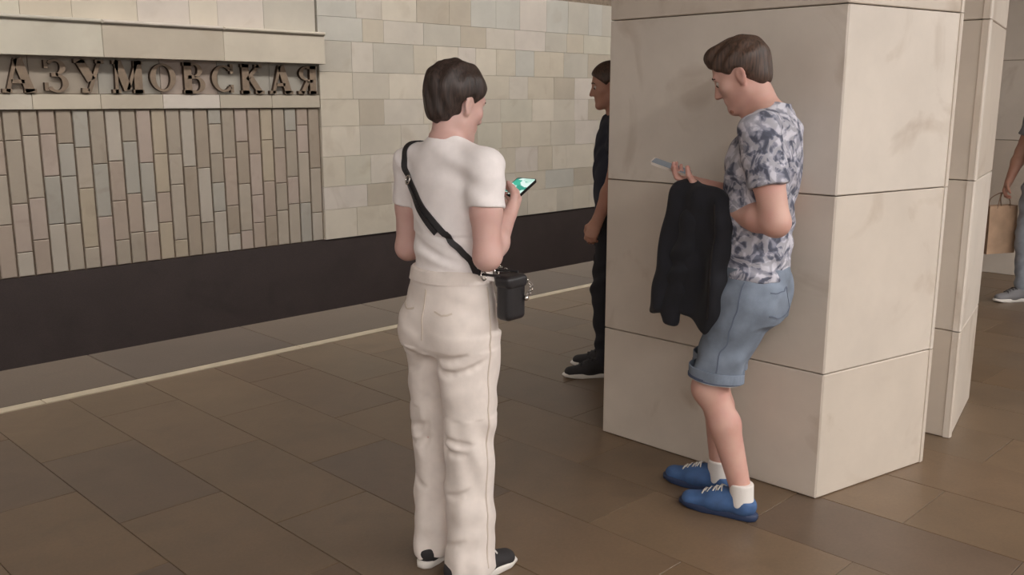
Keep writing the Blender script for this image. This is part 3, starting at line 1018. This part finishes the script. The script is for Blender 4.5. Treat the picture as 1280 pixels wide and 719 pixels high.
# ================================================================== woman in white, seen from behind
wx, wy = RF(-.185, 2.80)
WTH = 40
woman = tag(empty('person', (wx, wy, 0), math.radians(-45 - WTH)), 'person in white t-shirt and cream wide trousers seen from behind, looking at a lit phone', 'person')
H = Head((0.0, .028, 1.492), rot(16, 8, 0), .95)
SH_R, EL_R, WR_R = v3((.150, -.012, 1.305)), v3((.186, -.045, 1.055)), v3((.098, .150, 1.145))
SH_L, EL_L, WR_L = v3((-.150, -.012, 1.305)), v3((-.205, .015, 1.035)), v3((-.075, .185, 1.10))
g = Field((-.29, -.2, 0), (.29, .36, 1.64), .005)
TORSO_W = [(.96, 0, 0, .13, .098), (1.03, 0, .0, .126, .094), (1.10, 0, .0, .126, .096), (1.18, 0, .006, .136, .104), (1.26, 0, .0, .142, .100), (1.32, 0, -.012, .125, .080), (1.355, 0, -.02, .080, .062), (1.39, 0, -.018, .05, .05)]
g.loft([(z, a, b, c - .012, d - .012) for z, a, b, c, d in TORSO_W], .03)
g.loft([(.78, 0, -.01, .12, .085), (.82, 0, -.01, .135, .10), (.90, 0, -.005, .13, .095), (.98, 0, 0, .11, .08)], .03)
for sx in (-1, 1):
    g.cone((sx * .08, 0, .82), (sx * .078, .0, .46), .075, .048, .03)
    g.cone((sx * .078, 0, .46), (sx * .075, -.02, .09), .047, .032, .02)
    g.cone((sx * .080, -.02, .09), (sx * .082, -.035, .05), .030, .022, .02)
    g.cone((sx * .082, -.03, .045), (sx * .086, .08, .032), .020, .016, .02)
    g.cone((sx * .05, -.018, 1.335), (sx * .145, -.012, 1.31), .045, .046, .03)
g.cone((0, -.02, 1.34), H(0, -.015, -.05), .050, .046, .03)
H.face(g)
for (s_, e_, w_) in ((SH_R, EL_R, WR_R), (SH_L, EL_L, WR_L)):
    g.cone(s_, s_ + (e_ - s_) * .5, .044, .045, .02)
    g.cone(s_ + (e_ - s_) * .5, e_, .045, .038, .02)
    m_ = e_ + (w_ - e_) * .35
    g.cone(e_, m_, .040, .042, .02)
    g.cone(m_, w_, .041, .025, .02)
PH = v3((.030, .285, 1.222)); PU = unit((-.22, .93, .30)); PN = unit((.12, -.34, .93))
hand(g, WR_R, PH - WR_R + v3((.02, -.02, -.02)), (-.75, -.1, .75), (-.2, .4, 1), (32, 42, 30), .92, 18)
hand(g, WR_L, (.45, .75, .35), (.6, -.2, .7), (0, .2, 1), (38, 45, 30), .92, 18)
g.build('body', M['skin_woman'], woman)
eyes(H, woman, M['iris'])
# hair gathered close to the head, ear left free
g = Field(H.c - .15, H.c + .16, .0035)
H.skull(g, .013)
g.ell(H(0, -.050, -.040), (.050, .046, .050), .03, H.R)
for sx in (-1, 1): g.cut(H(sx * .070, -.05, -.045), H.R @ v3((sx * 1, -.1, -.75)), .02)
g.cut(H(0, .020, .0), H.R @ v3((0, 1, -.85)), .012)
g.cut(H(0, -.05, -.078), H.R @ v3((0, .25, -1)), .012)
for sx in (-1, 1): g.ell(H(sx * .085, .0, -.022), (.030, .026, .040), .012, H.R, 's')
g.ripple(.0022, [(150, 40, 30, 0, 1), (60, 130, 50, 1, .7)])
g.build('hair', M['hair_woman'], woman)
# t-shirt tucked into the trousers
ts = Field((-.27, -.2, .92), (.27, .2, 1.42), .0045)
ts.loft(TORSO_W, .03)
for sx in (-1, 1): ts.ell((sx * .062, .075, 1.20), (.058, .05, .055), .03)
for (s_, e_) in ((SH_R, EL_R), (SH_L, EL_L)):
    sx = math.copysign(1, s_[0])
    ts.cone((sx * .05, -.016, 1.333), s_, .053, .055, .03)
    ts.cone(s_, s_ + (e_ - s_) * .45, .054, .056, .025, cap=True)
ts.cut((0, -.02, 1.392), (0, .35, 1), .006)
ts.ripple(.0016, [(14, 20, 60, 0, 1), (40, 0, 75, 2, .8), (-50, 30, 40, 1, .6)])
ts.ripple(.0026, [(6, 8, 95, 0, 1), (18, -6, 140, 1.4, .6)], hi=(.3, .3, 1.10))
shirt = ts.build('t_shirt', M['white_knit'], woman)
# wide trousers
tr = Field((-.24, -.2, .02), (.24, .2, 1.02), .005)
tr.loft([(.74, 0, -.012, .150, .115), (.80, 0, -.010, .163, .124), (.86, 0, -.008, .162, .120), (.93, 0, -.004, .149, .110), (.985, 0, 0, .136, .104), (1.005, 0, 0, .135, .103)], .03)
LEG = {-1: (-.088, .012), 1: (.088, -.022)}
for sx in (-1, 1):
    cx, cy = LEG[sx]
    tr.loft([(.035, cx, cy, .074, .092), (.15, cx, cy, .071, .086), (.30, cx, cy, .071, .082), (.45, cx * .98, cy, .074, .084), (.60, cx * .95, cy * .8, .080, .093), (.72, cx * .9, cy * .5, .084, .108), (.80, cx * .85, -.01, .086, .115)], .02)
    tr.ell((sx * .070, -.066, .812), (.075, .066, .085), .03)
tr.cut((0, 0, 1.0), (0, 0, 1), .004)
tr.ripple(.0022, [(22, 10, 34, 0, 1), (-30, 14, 52, 1, .8), (48, 20, 20, 2.2, .6)], hi=(.3, .3, .76))
tr.ripple(.0030, [(70, 50, 6, .4, 1)], hi=(.3, .3, .55))
tr.ripple(.0012, [(20, 10, 70, 0, 1), (-40, 0, 50, 1, .8)], lo=(-.3, -.3, .76))
CREASE = [((.02, -.14, .742), (.15, -.10, .752)), ((-.02, -.14, .738), (-.14, -.10, .752)), ((.03, -.13, .715), (.12, -.11, .690)), ((-.03, -.12, .71), (-.12, -.09, .675)),
          ((.17, -.03, .735), (.08, -.12, .700)), ((.05, -.11, .50), (.15, -.07, .475)), ((.04, -.11, .46), (.13, -.09, .445)), ((-.05, -.08, .50), (-.14, -.05, .48)), ((-.04, -.08, .45), (-.13, -.06, .425)),
          ((.06, -.10, .30), (.14, -.08, .33)), ((-.06, -.07, .28), (-.13, -.05, .31)), ((.03, -.10, .13), (.12, -.09, .16)), ((.02, -.11, .62), (.06, -.11, .42)), ((-.03, -.09, .64), (-.06, -.08, .40))]
for a_, b_ in CREASE:
    q_ = tr.snap(spline([a_, ((v3(a_) + v3(b_)) / 2 + v3((0, 0, -.008))), b_], 6), .003)
    for i_ in range(5):
        f0, f1 = math.sin(math.pi * (i_ + .3) / 5.6), math.sin(math.pi * (i_ + 1.3) / 5.6)
        tr.cone(q_[i_], q_[i_ + 1], .0025 + .0065 * f0, .0025 + .0065 * f1, .012, op='s')
trousers = tr.build('trousers', M['white_denim'], woman)
# waistband, back seam and side seams follow the cloth
ang = np.linspace(0, 2 * math.pi, 60)
P = tr.snap(np.stack([.16 * np.cos(ang), .13 * np.sin(ang), np.full(60, .975)], 1), .0004)
P[:, 2] = .978
ribbon('waistband', P, tr.grad(P), .034, .004, M['white_denim'], trousers)
P = tr.snap(spline([(0.0, -.16, .955), (0, -.16, .86), (0, -.12, .79)], 24), .0012)
ribbon('back_seam', P, tr.grad(P), .004, .002, M['seam'], trousers)
for sx in (-1, 1):
    P = tr.snap(spline([(sx * .15, 0, .955), (sx * .2, -.01, .8), (sx * .18, LEG[sx][1], .5), (sx * .18, LEG[sx][1], .06)], 40), .001)
    ribbon('side_seam', P, tr.grad(P), .004, .002, M['seam'], trousers)
    P = tr.snap(spline([(sx * .045, -.16, .90), (sx * .09, -.16, .895), (sx * .125, -.14, .905)], 14), .0015)
    ribbon('pocket_seam', P, tr.grad(P), .005, .002, M['seam'], trousers)
shoe(woman, (.088, -.025), 12, M['shoe_black'], M['rubber_white'], M['lace_white'], .93, 1)
shoe(woman, (-.088, .01), -8, M['shoe_black'], M['rubber_white'], M['lace_white'], .93, -1)
phone('dark smartphone with a bright green-white screen in the hand of the person in white', woman, PH, PU, PN, M['phone_black'], M['screen'], .140, .070)

# crossbody bag: strap over the left shoulder, across the back to the right hip
bag = tag(empty('crossbody_bag', (wx, wy, 0), math.radians(-45 - WTH)), 'small black leather crossbody bag at the hip of the person in white', 'bag')
class Both:
    def sample(s, P): return np.minimum(ts.sample(P), tr.sample(P))
    def grad(s, P):
        e = .005
        g_ = np.stack([s.sample(P + e * np.eye(3)[i]) - s.sample(P - e * np.eye(3)[i]) for i in range(3)], 1)
        return g_ / (np.linalg.norm(g_, axis=1, keepdims=True) + 1e-9)
    snap = Field.snap
cl = Both()
BC = v3((.207, .036, .922))
P = spline([(-.125, .0, 1.40), (-.128, -.06, 1.345), (-.10, -.12, 1.268), (-.02, -.14, 1.185), (.06, -.13, 1.125), (.13, -.10, 1.065), (.185, -.03, 1.0)], 60)
P = cl.snap(P, .004)
nr = cl.grad(P)
ribbon('strap', P, nr, .019, .004, M['black_leather'], bag)
P2 = cl.snap(spline([P[0], (-.10, .07, 1.35), (-.03, .15, 1.22), (.07, .15, 1.10), (.16, .10, 1.0)], 50), .004)
ribbon('strap', P2, cl.grad(P2), .019, .004, M['black_leather'], bag)
P3 = P[20:40] + nr[20:40] * .005 + v3((-.012, 0, -.012))
P3 = cl.snap(P3, .009)
ribbon('strap_end', P3, cl.grad(P3), .016, .003, M['black_leather'], bag)
ring('buckle', P[20] + nr[20] * .006, nr[20], .013, .0028, M['silver'], bag)
ring('strap_ring', P[-1] + v3((.006, .006, -.008)), (1, .2, .2), .014, .003, M['silver'], bag)
ring('strap_ring', P2[-1] + v3((.012, .004, -.008)), (1, .2, .2), .012, .003, M['silver'], bag)
gb = Field(BC - .13, BC + .13, .004)
def rbox(c, hw, r):
    c, hw = v3(c), v3(hw)
    def fn(X, Y, Z):
        qx, qy, qz = np.abs(X - c[0]) - hw[0] + r, np.abs(Y - c[1]) - hw[1] + r, np.abs(Z - c[2]) - hw[2] + r
        return np.sqrt(np.maximum(qx, 0)**2 + np.maximum(qy, 0)**2 + np.maximum(qz, 0)**2) + np.minimum(np.maximum(np.maximum(qx, qy), qz), 0) - r
    return fn
gb.put(BC - .13, BC + .13, rbox(BC, (.027, .042, .064), .016), .01)
gb.build('pouch', M['black_leather'], bag)
gf = Field(BC - .13, BC + .14, .004)
gf.put(BC - .13, BC + .14, rbox(BC + v3((.0, 0, .022)), (.031, .045, .049), .014), .01)
gf.put(BC - .13, BC + .14, rbox(BC + v3((-.012, 0, -.015)), (.043, .09, .075), .004), .003, 's')
gf.put(BC - .13, BC + .14, rbox(BC + v3((.0, 0, .052)), (.031, .045, .019), .014), .006)
flap = gf.build('flap', M['black_leather'], bag)
bm = bmesh.new(); bmesh.ops.create_uvsphere(bm, u_segments=14, v_segments=10, radius=.0085)
me = bpy.data.meshes.new('stud'); bm.to_mesh(me); bm.free()
st = link_mesh('stud', me, M['silver'], flap, True); st.location = BC + v3((.034, .03, .0))
# chain from the ring down to the stud
CH = spline([P2[-1] + v3((.016, .006, .01)), BC + v3((.040, .040, .045)), BC + v3((.038, .032, .006))], 14)
for i in range(len(CH) - 1):
    tdir = CH[i + 1] - CH[i]
    ring('chain_link', (CH[i] + CH[i + 1]) / 2, np.cross(tdir, (1, 0, 0)) if i % 2 else np.cross(tdir, (0, 1, .1)), .0055, .0014, M['silver'], bag, 10)
tube('hanger', [P[-1] + v3((.004, .004, -.004)), BC + v3((-.01, -.038, .07)), BC + v3((-.005, -.034, .06))], .004, M['black_leather'], bag)
tube('hanger', [P2[-1] + v3((.01, .002, -.004)), BC + v3((-.005, .038, .075)), BC + v3((-.002, .034, .06))], .004, M['black_leather'], bag)

# ================================================================== man in the leaf-print shirt by the pylon
MX, MY, MAZ = 2.915, 1.72, 108
man = tag(empty('person', (MX, MY, 0), math.radians(MAZ - 90)), 'person in grey leaf-print t-shirt and denim shorts, head bent over a phone', 'person')
H = Head((0, .058, 1.588), rot(28, -4, 0), 1.0)
SHl, ELl, WRl = v3((-.175, -.055, 1.395)), v3((-.225, -.135, 1.105)), v3((-.085, .070, 1.125))
SHr, ELr, WRr = v3((.175, -.04, 1.395)), v3((.185, -.055, 1.105)), v3((-.015, .155, 1.190))
g = Field((-.31, -.25, 0), (.29, .48, 1.75), .005)
TORSO_M = [(.86, 0, -.03, .165, .118), (.95, 0, -.03, .162, .116), (1.05, 0, -.03, .165, .118), (1.15, 0, -.03, .175, .122), (1.25, 0, -.04, .186, .124), (1.34, 0, -.05, .185, .116), (1.41, 0, -.06, .155, .098), (1.455, 0, -.055, .10, .078), (1.485, 0, -.05, .068, .066)]
g.loft([(z, a, b, c - .012, d - .012) for z, a, b, c, d in TORSO_M], .03)
g.loft([(.78, 0, -.03, .12, .085), (.86, 0, -.03, .14, .098), (.95, 0, -.03, .14, .098)], .03)
KNl, ANl = v3((-.10, .090, .475)), v3((-.10, -.045, .085))
KNr, ANr = v3((.085, .130, .475)), v3((.085, .085, .085))
for hip, kn, an in ((v3((-.088, -.02, .84)), KNl, ANl), (v3((.088, -.02, .84)), KNr, ANr)):
    g.cone(hip, kn, .080, .056, .03)
    g.ell(kn + v3((0, .012, 0)), (.052, .052, .06), .03)
    c1 = kn + (an - kn) * .33 + v3((0, -.014, 0))
    g.cone(kn, c1, .052, .056, .03)
    g.cone(c1, an, .056, .036, .02)
    g.cone(an, an + v3((0, -.002, -.03)), .036, .028, .02)
    g.cone(an + v3((0, .0, -.035)), an + v3((0, .12, -.05)), .026, .020, .02)
for sx in (-1, 1): g.cone((sx * .06, -.055, 1.42), (sx * .17, -.05, 1.39), .055, .056, .03)
g.cone((0, -.05, 1.42), H(0, -.02, -.05), .060, .056, .03)
g.cone((0, .0, 1.43), H(0, .03, -.07), .036, .034, .03)
H.face(g)
for (s_, e_, w_) in ((SHl, ELl, WRl), (SHr, ELr, WRr)):
    m_ = s_ + (e_ - s_) * .5
    g.cone(s_, m_, .056, .053, .02); g.cone(m_, e_, .053, .046, .02)
    f_ = e_ + (w_ - e_) * .35
    g.cone(e_, f_, .045, .047, .02); g.cone(f_, w_, .046, .029, .02)
PM = v3((-.012, .292, 1.258)); PMU = unit((-.12, .92, .30)); PMN = unit((-.12, -.32, .94))
hand(g, WRr, (-.16, .62, .22), (-.25, -.1, .95), (-.9, .2, .3), (18, 34, 24), 1.0, 24)
hand(g, WRl, (.50, .45, .05), (.2, -.3, -.9), (-.3, .8, .2), (18, 28, 20), 1.0, 18)
g.build('body', M['skin_man'], man)
eyes(H, man, M['iris'])
g = Field(H.c - .15, H.c + .16, .004)
H.skull(g, .010)
g.ell(H(0, -.05, -.03), (.060, .05, .055), .03, H.R)
g.ell(H(0, .05, .095), (.05, .04, .03), .03, H.R)
g.cut(H(0, .022, .0), H.R @ v3((0, 1, -.95)), .010)
g.cut(H(0, -.05, -.07), H.R @ v3((0, .3, -1)), .010)
for sx in (-1, 1): g.ell(H(sx * .085, .0, -.022), (.030, .026, .040), .012, H.R, 's')
g.ripple(.002, [(150, 60, 30, 0, 1), (60, 130, 50, 1, .7)])
g.build('hair', M['hair_man'], man)
g = Field(H.c - .16, H.c + .12, .0035)
for sx in (-1, 1): g.cone(H(sx * .049, .0, -.060), H(sx * .014, .064, -.099), .019, .0195, .02)
g.ell(H(0, .073, -.100), (.022, .0175, .0175), .015)
g.cut(H(0, 0, -.077), H.R @ v3((0, .1, 1)), .008)
g.build('beard', M['beard'], man)
# t-shirt
ts2 = Field((-.31, -.24, .84), (.29, .16, 1.52), .005)
ts2.loft(TORSO_M, .03)
ts2.ell((0, .03, 1.28), (.13, .05, .09), .04)
for (s_, e_) in ((SHl, ELl), (SHr, ELr)):
    sx = math.copysign(1, s_[0])
    ts2.cone((sx * .06, -.055, 1.415), s_, .064, .066, .03)
    ts2.cone(s_, s_ + (e_ - s_) * .60, .068, .071, .025, cap=True)
ts2.cut((0, -.05, 1.478), (0, .55, 1), .006)
ts2.cut((0, 0, .885), (0, 0, -1), .004)
ts2.ripple(.0030, [(16, 26, 46, 0, 1), (40, -20, 60, 2, .8), (-50, 44, 30, 1, .7)])
ts2.build('t_shirt', M['print'], man)
# denim shorts with turned-up cuffs
sh = Field((-.24, -.22, .46), (.24, .26, .93), .0045)
sh.loft([(.74, 0, -.03, .150, .118), (.82, 0, -.032, .166, .126), (.88, 0, -.03, .164, .122), (.925, 0, -.03, .158, .116)], .03)
for hip, kn in ((v3((-.088, -.02, .80)), KNl), (v3((.088, -.02, .80)), KNr)):
    lo_ = kn + v3((0, -.012, .04)); sh.cone(hip, lo_, .100, .086, .03, cap=(0, .12, -1))
    sh.ell((hip[0] * .8, -.085, .80), (.078, .062, .085), .03)
sh.ripple(.0034, [(30, 20, 50, 0, 1), (-40, 30, 40, 1, .8), (60, 20, 20, 2, .5)])
shorts = sh.build('shorts', M['denim'], man)
for kn in (KNl, KNr):
    ang = np.linspace(0, 2 * math.pi, 49)
    for nm, zz, wd, off, mt in (('cuff', .540, .036, .0035, M['denim']), ('cuff_fold', .5185, .010, .003, M['denim_dark']), ('cuff_edge', .5115, .005, .001, M['denim_pale'])):
        c_ = kn + (v3((kn[0] * .95, -.02, .80)) - kn) * .1
        P = np.stack([c_[0] + .10 * np.cos(ang), c_[1] + .10 * np.sin(ang), np.full(49, zz)], 1)
        P = sh.snap(P, off); P[:, 2] = zz + .12 * (P[:, 1] - kn[1]) + (0.003 if zz < .53 else 0)
        Nn = sh.grad(np.stack([P[:, 0], P[:, 1], np.full(49, .56)], 1)); Nn[:, 2] = 0
        ribbon(nm, P, Nn, wd, .005, mt, shorts)
P = sh.snap(spline([(-.20, -.03, .90), (-.24, .0, .74), (-.22, .05, .56)], 30), .001)
ribbon('side_seam', P, sh.grad(P), .005, .002, M['denim_seam'], shorts)
P = sh.snap(spline([(-.16, -.13, .86), (-.13, -.17, .855), (-.05, -.18, .86), (-.05, -.18, .76), (-.13, -.17, .755), (-.16, -.13, .765)], 36), .0012)
ribbon('back_pocket', P, sh.grad(P), .004, .002, M['denim_seam'], shorts)
shoe(man, (ANl[0], ANl[1] + .045), 6, M['shoe_blue'], M['rubber_navy'], M['lace_white'], 1.0, -1, M['sock_white'])
shoe(man, (ANr[0], ANr[1] + .045), 10, M['shoe_blue'], M['rubber_navy'], M['lace_white'], 1.0, 1, M['sock_white'])
phone('pale smartphone held level by the person in the leaf-print t-shirt', man, PM, PMU, PMN, M['phone_pale'], M['screen_dim'], .15, .073)

# black jacket hung over the right forearm
jk = tag(empty('jacket', (MX, MY, 0), math.radians(MAZ - 90)), 'black jacket draped over the forearm of the person in the leaf-print t-shirt', 'jacket')
J1, J2 = v3((-.030, .255, 0)), v3((-.135, .030, 0))
je = unit(J2 - J1); jn = v3((je[1], -je[0], 0))      # jn points to the figure's left
if jn[0] > 0: jn = -jn
gj = Field((-.26, -.12, .62), (.2, .46, 1.30), .005)
def drape(X, Y, Z):
    e = (X - J1[0]) * je[0] + (Y - J1[1]) * je[1]
    n_ = (X - J1[0]) * jn[0] + (Y - J1[1]) * jn[1]
    u = np.clip((1.22 - Z) / .52, 0, 1)
    n0 = .010 + .012 * np.sin(26 * e + 3 * u) * u + .008 * np.sin(55 * e + 1 + 2 * u) * u
    th = .050 + .012 * np.sin(18 * e + 2) * u - .016 * u
    emin = -.005 - .105 * u ** 1.1
    emax = .255 - .015 * u + .006 * np.sin(30 * u)
    top = 1.238 - .20 * np.clip(e, 0, .3) - .35 * np.clip(.03 - e, 0, 1)
    bot = .700 + .035 * np.sin(16 * e + 1.2) + .25 * np.clip(-e - .04, 0, 1)
    def smx(a, b, k):
        h_ = np.maximum(k - np.abs(a - b), 0) / k
        return np.maximum(a, b) + h_ * h_ * k * .25
    d = np.abs(n_ - n0) - th
    d = smx(d, emin - e, .05); d = smx(d, e - emax, .05)
    d = smx(d, Z - top, .07); d = smx(d, bot - Z, .03)
    return d * .8
gj.put((-.26, -.12, .62), (.2, .46, 1.30), drape, .001)
gj.ripple(.0030, [(30, 40, 14, 0, 1), (20, 60, -20, 1, .8)])
jacket = gj.build('jacket_body', M['black_jacket'], jk)
gs = Field((-.26, -.05, .62), (.2, .46, 1.2), .005)
a_ = J1 + je * .10 + jn * .035; b_ = J1 + je * .005 + jn * .030
gs.cone((a_[0], a_[1], 1.08), (b_[0], b_[1], .72), .048, .044, .02, (jn, .7))
gs.cut((b_[0], b_[1], .685), (0, 0, -1), .005)
gs.ripple(.004, [(10, 20, 60, 0, 1), (30, 0, 80, 1, .6)])
gs.build('sleeve', M['black_jacket'], jk)
P = gj.snap(spline([(J1 + je * .20 + jn * .1 + v3((0, 0, 1.15))), (J1 + je * .195 + jn * .1 + v3((0, 0, .95))), (J1 + je * .19 + jn * .1 + v3((0, 0, .74)))], 24), .001)
ribbon('hem_seam', P, gj.grad(P), .006, .003, M['black_leather'], jk)

# ================================================================== plainer passers-by
def passer(loc, rz, label, k, shirt, trouser, shoe_m, sole_m, arms, feet, hair, sleeve=.55, h=.007):
    t = tag(empty('person', (loc[0], loc[1], 0), rz), label, 'person')
    Hh = Head((0, .03, 1.60 * k), rot(10, 0), k)
    tor = [(z * k, a, b, c * k, d * k) for z, a, b, c, d in ((.86, 0, -.01, .162, .112), (.95, 0, -.01, .158, .110), (1.05, 0, -.01, .16, .112), (1.15, 0, -.01, .172, .118), (1.25, 0, -.015, .184, .12), (1.34, 0, -.02, .182, .112), (1.41, 0, -.025, .15, .094), (1.455, 0, -.025, .095, .074), (1.485, 0, -.02, .064, .062))]
    g = Field((-.36, -.4, 0), (.36, .42, 1.76 * k), h)
    g.loft([(z, a, b, c - .012, d - .012) for z, a, b, c, d in tor], .03)
    g.cone((0, -.025, 1.42 * k), Hh(0, -.02, -.05), .056 * k, .054 * k, .03)
    Hh.face(g)
    legs = []
    for sx in (-1, 1):
        hp = v3((sx * .09, -.01, .86)) * k
        an = v3((sx * .10, feet[sx], .085)); kn = (hp + an) / 2 + v3((0, .035, .02))
        g.cone(hp, kn, .080 * k, .055 * k, .03); g.cone(kn, an, .055 * k, .036 * k, .02)
        g.cone(an, an + v3((0, .12, -.045)), .034, .026, .02)
        legs.append((hp, kn, an, sx))
    g.loft([(z * k, 0, -.01, a * k, b * k) for z, a, b in ((.79, .12, .085), (.86, .138, .095), (.95, .138, .095))], .03)
    for sx in (-1, 1):
        s_, e_, w_ = [v3(p) for p in arms[sx]]
        g.cone(v3((sx * .06, -.02, 1.42 * k)), s_, .052, .054, .03)
        g.cone(s_, e_, .052, .044, .02); g.cone(e_, e_ + (w_ - e_) * .35, .043, .044, .02); g.cone(e_ + (w_ - e_) * .35, w_, .043, .028, .02)
        hand(g, w_, w_ - e_ + v3((0, .02, -.05)), (-sx * .8, -.5, 0), (0, 1, 0), (30, 42, 30), k, 15)
    g.build('body', M['skin_plain'], t)
    eyes(Hh, t, M['iris'])
    g = Field(Hh.c - .15, Hh.c + .16, .006)
    Hh.skull(g, .011)
    g.cut(Hh(0, .022, .0), Hh.R @ v3((0, 1, -.95)), .010)
    g.cut(Hh(0, -.05, -.06), Hh.R @ v3((0, .3, -1)), .010)
    for sx in (-1, 1): g.ell(Hh(sx * .085, .0, -.022), (.030, .026, .040), .012, Hh.R, 's')
    g.build('hair', hair, t)
    g = Field((-.32, -.26, .8), (.32, .26, 1.52 * k), h)
    g.loft(tor, .03)
    for sx in (-1, 1):
        s_, e_, w_ = [v3(p) for p in arms[sx]]
        g.cone((sx * .06, -.02, 1.415 * k), s_, .062, .064, .03)
        g.cone(s_, s_ + (e_ - s_) * sleeve, .066, .068, .025, cap=True)
    g.cut((0, -.02, 1.475 * k), (0, .5, 1), .006)
    g.ripple(.003, [(16, 26, 46, 0, 1), (40, -20, 60, 2, .8)])
    g.build('t_shirt', shirt, t)
    g = Field((-.26, -.4, .03), (.26, .42, .95), h)
    g.loft([(z * k, 0, -.01, a * k, b * k) for z, a, b in ((.78, .15, .112), (.86, .162, .116), (.92, .158, .112))], .03)
    for hp, kn, an, sx in legs:
        g.cone(hp, kn, .094, .070, .03); g.cone(kn, an + v3((0, -.01, -.02)), .070, .058, .02)
    g.cut((0, 0, .065), (0, 0, -1), .005)
    g.ripple(.004, [(10, 20, 60, 0, 1), (30, 10, 40, 1, .7)])
    g.build('trousers', trouser, t)
    for hp, kn, an, sx in legs:
        shoe(t, (an[0], an[1] + .045), sx * 6, shoe_m, sole_m, M['lace_dark'], 1.0, sx, h=.006)
    return t

fx, fy = RF(.545, 5.03)
passer((fx, fy), math.radians(45), 'person in dark t-shirt and black trousers half hidden behind the near pylon', .985, M['navy_tee'], M['black_trouser'], M['shoe_black'], M['rubber_white'],
       {-1: ((-.172, -.02, 1.365), (-.215, .01, 1.10), (-.20, .10, .875)), 1: ((.172, -.02, 1.365), (.21, -.03, 1.10), (.215, .03, .85))},
       {-1: .03, 1: -.03}, M['hair_man'])
bx_, by_ = RF(3.90, 6.80)
walker = passer((bx_, by_), math.radians(62), 'person in grey t-shirt and pale jeans walking with a paper bag at the right edge', .99, M['grey_tee'], M['pale_jeans'], M['shoe_grey'], M['rubber_white'],
       {-1: ((-.172, -.02, 1.375), (-.225, -.05, 1.12), (-.225, -.03, .87)), 1: ((.172, -.02, 1.375), (.235, .01, 1.12), (.225, .11, .90))},
       {-1: -.12, 1: .0}, M['hair_woman'])

# paper carrier bag
pb = tag(empty('paper_bag', (bx_, by_, 0), math.radians(62)), 'brown paper carrier bag in the hand of the walker at the right edge', 'bag')
def carrier(c, w, d, z0, z1):
    cx, cy = c
    V = []
    for z, f in ((z0, 1.0), ((z0 + z1) / 2, .97), (z1, .80)):
        V += [(cx - w/2 * f, cy - d/2, z), (cx + w/2 * f, cy - d/2, z), (cx + w/2 * f, cy + d/2, z), (cx - w/2 * f, cy + d/2, z)]
    F, mats = [(3, 2, 1, 0)], [0]
    for r in (0, 4):
        for i in range(4):
            j = (i + 1) % 4
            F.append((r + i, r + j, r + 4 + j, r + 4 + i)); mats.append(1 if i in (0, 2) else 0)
    me = mesh_from(V, F); me.materials.append(M['kraft']); me.materials.append(M['kraft_dark'])
    me.polygons.foreach_set('material_index', mats)
    return me
PBC = (.235, .165)
link_mesh('paper_body', carrier(PBC, .11, .26, .36, .72), None, pb)
for sx in (-1, 1):
    x_ = PBC[0] + sx * .042
    tube('handle', spline([(x_, PBC[1] - .06, .70), (x_, PBC[1] - .045, .77), (PBC[0], PBC[1] - .01, .815), (x_, PBC[1] + .045, .77), (x_, PBC[1] + .06, .70)], 16), .004, M['kraft_dark'], pb, 6)
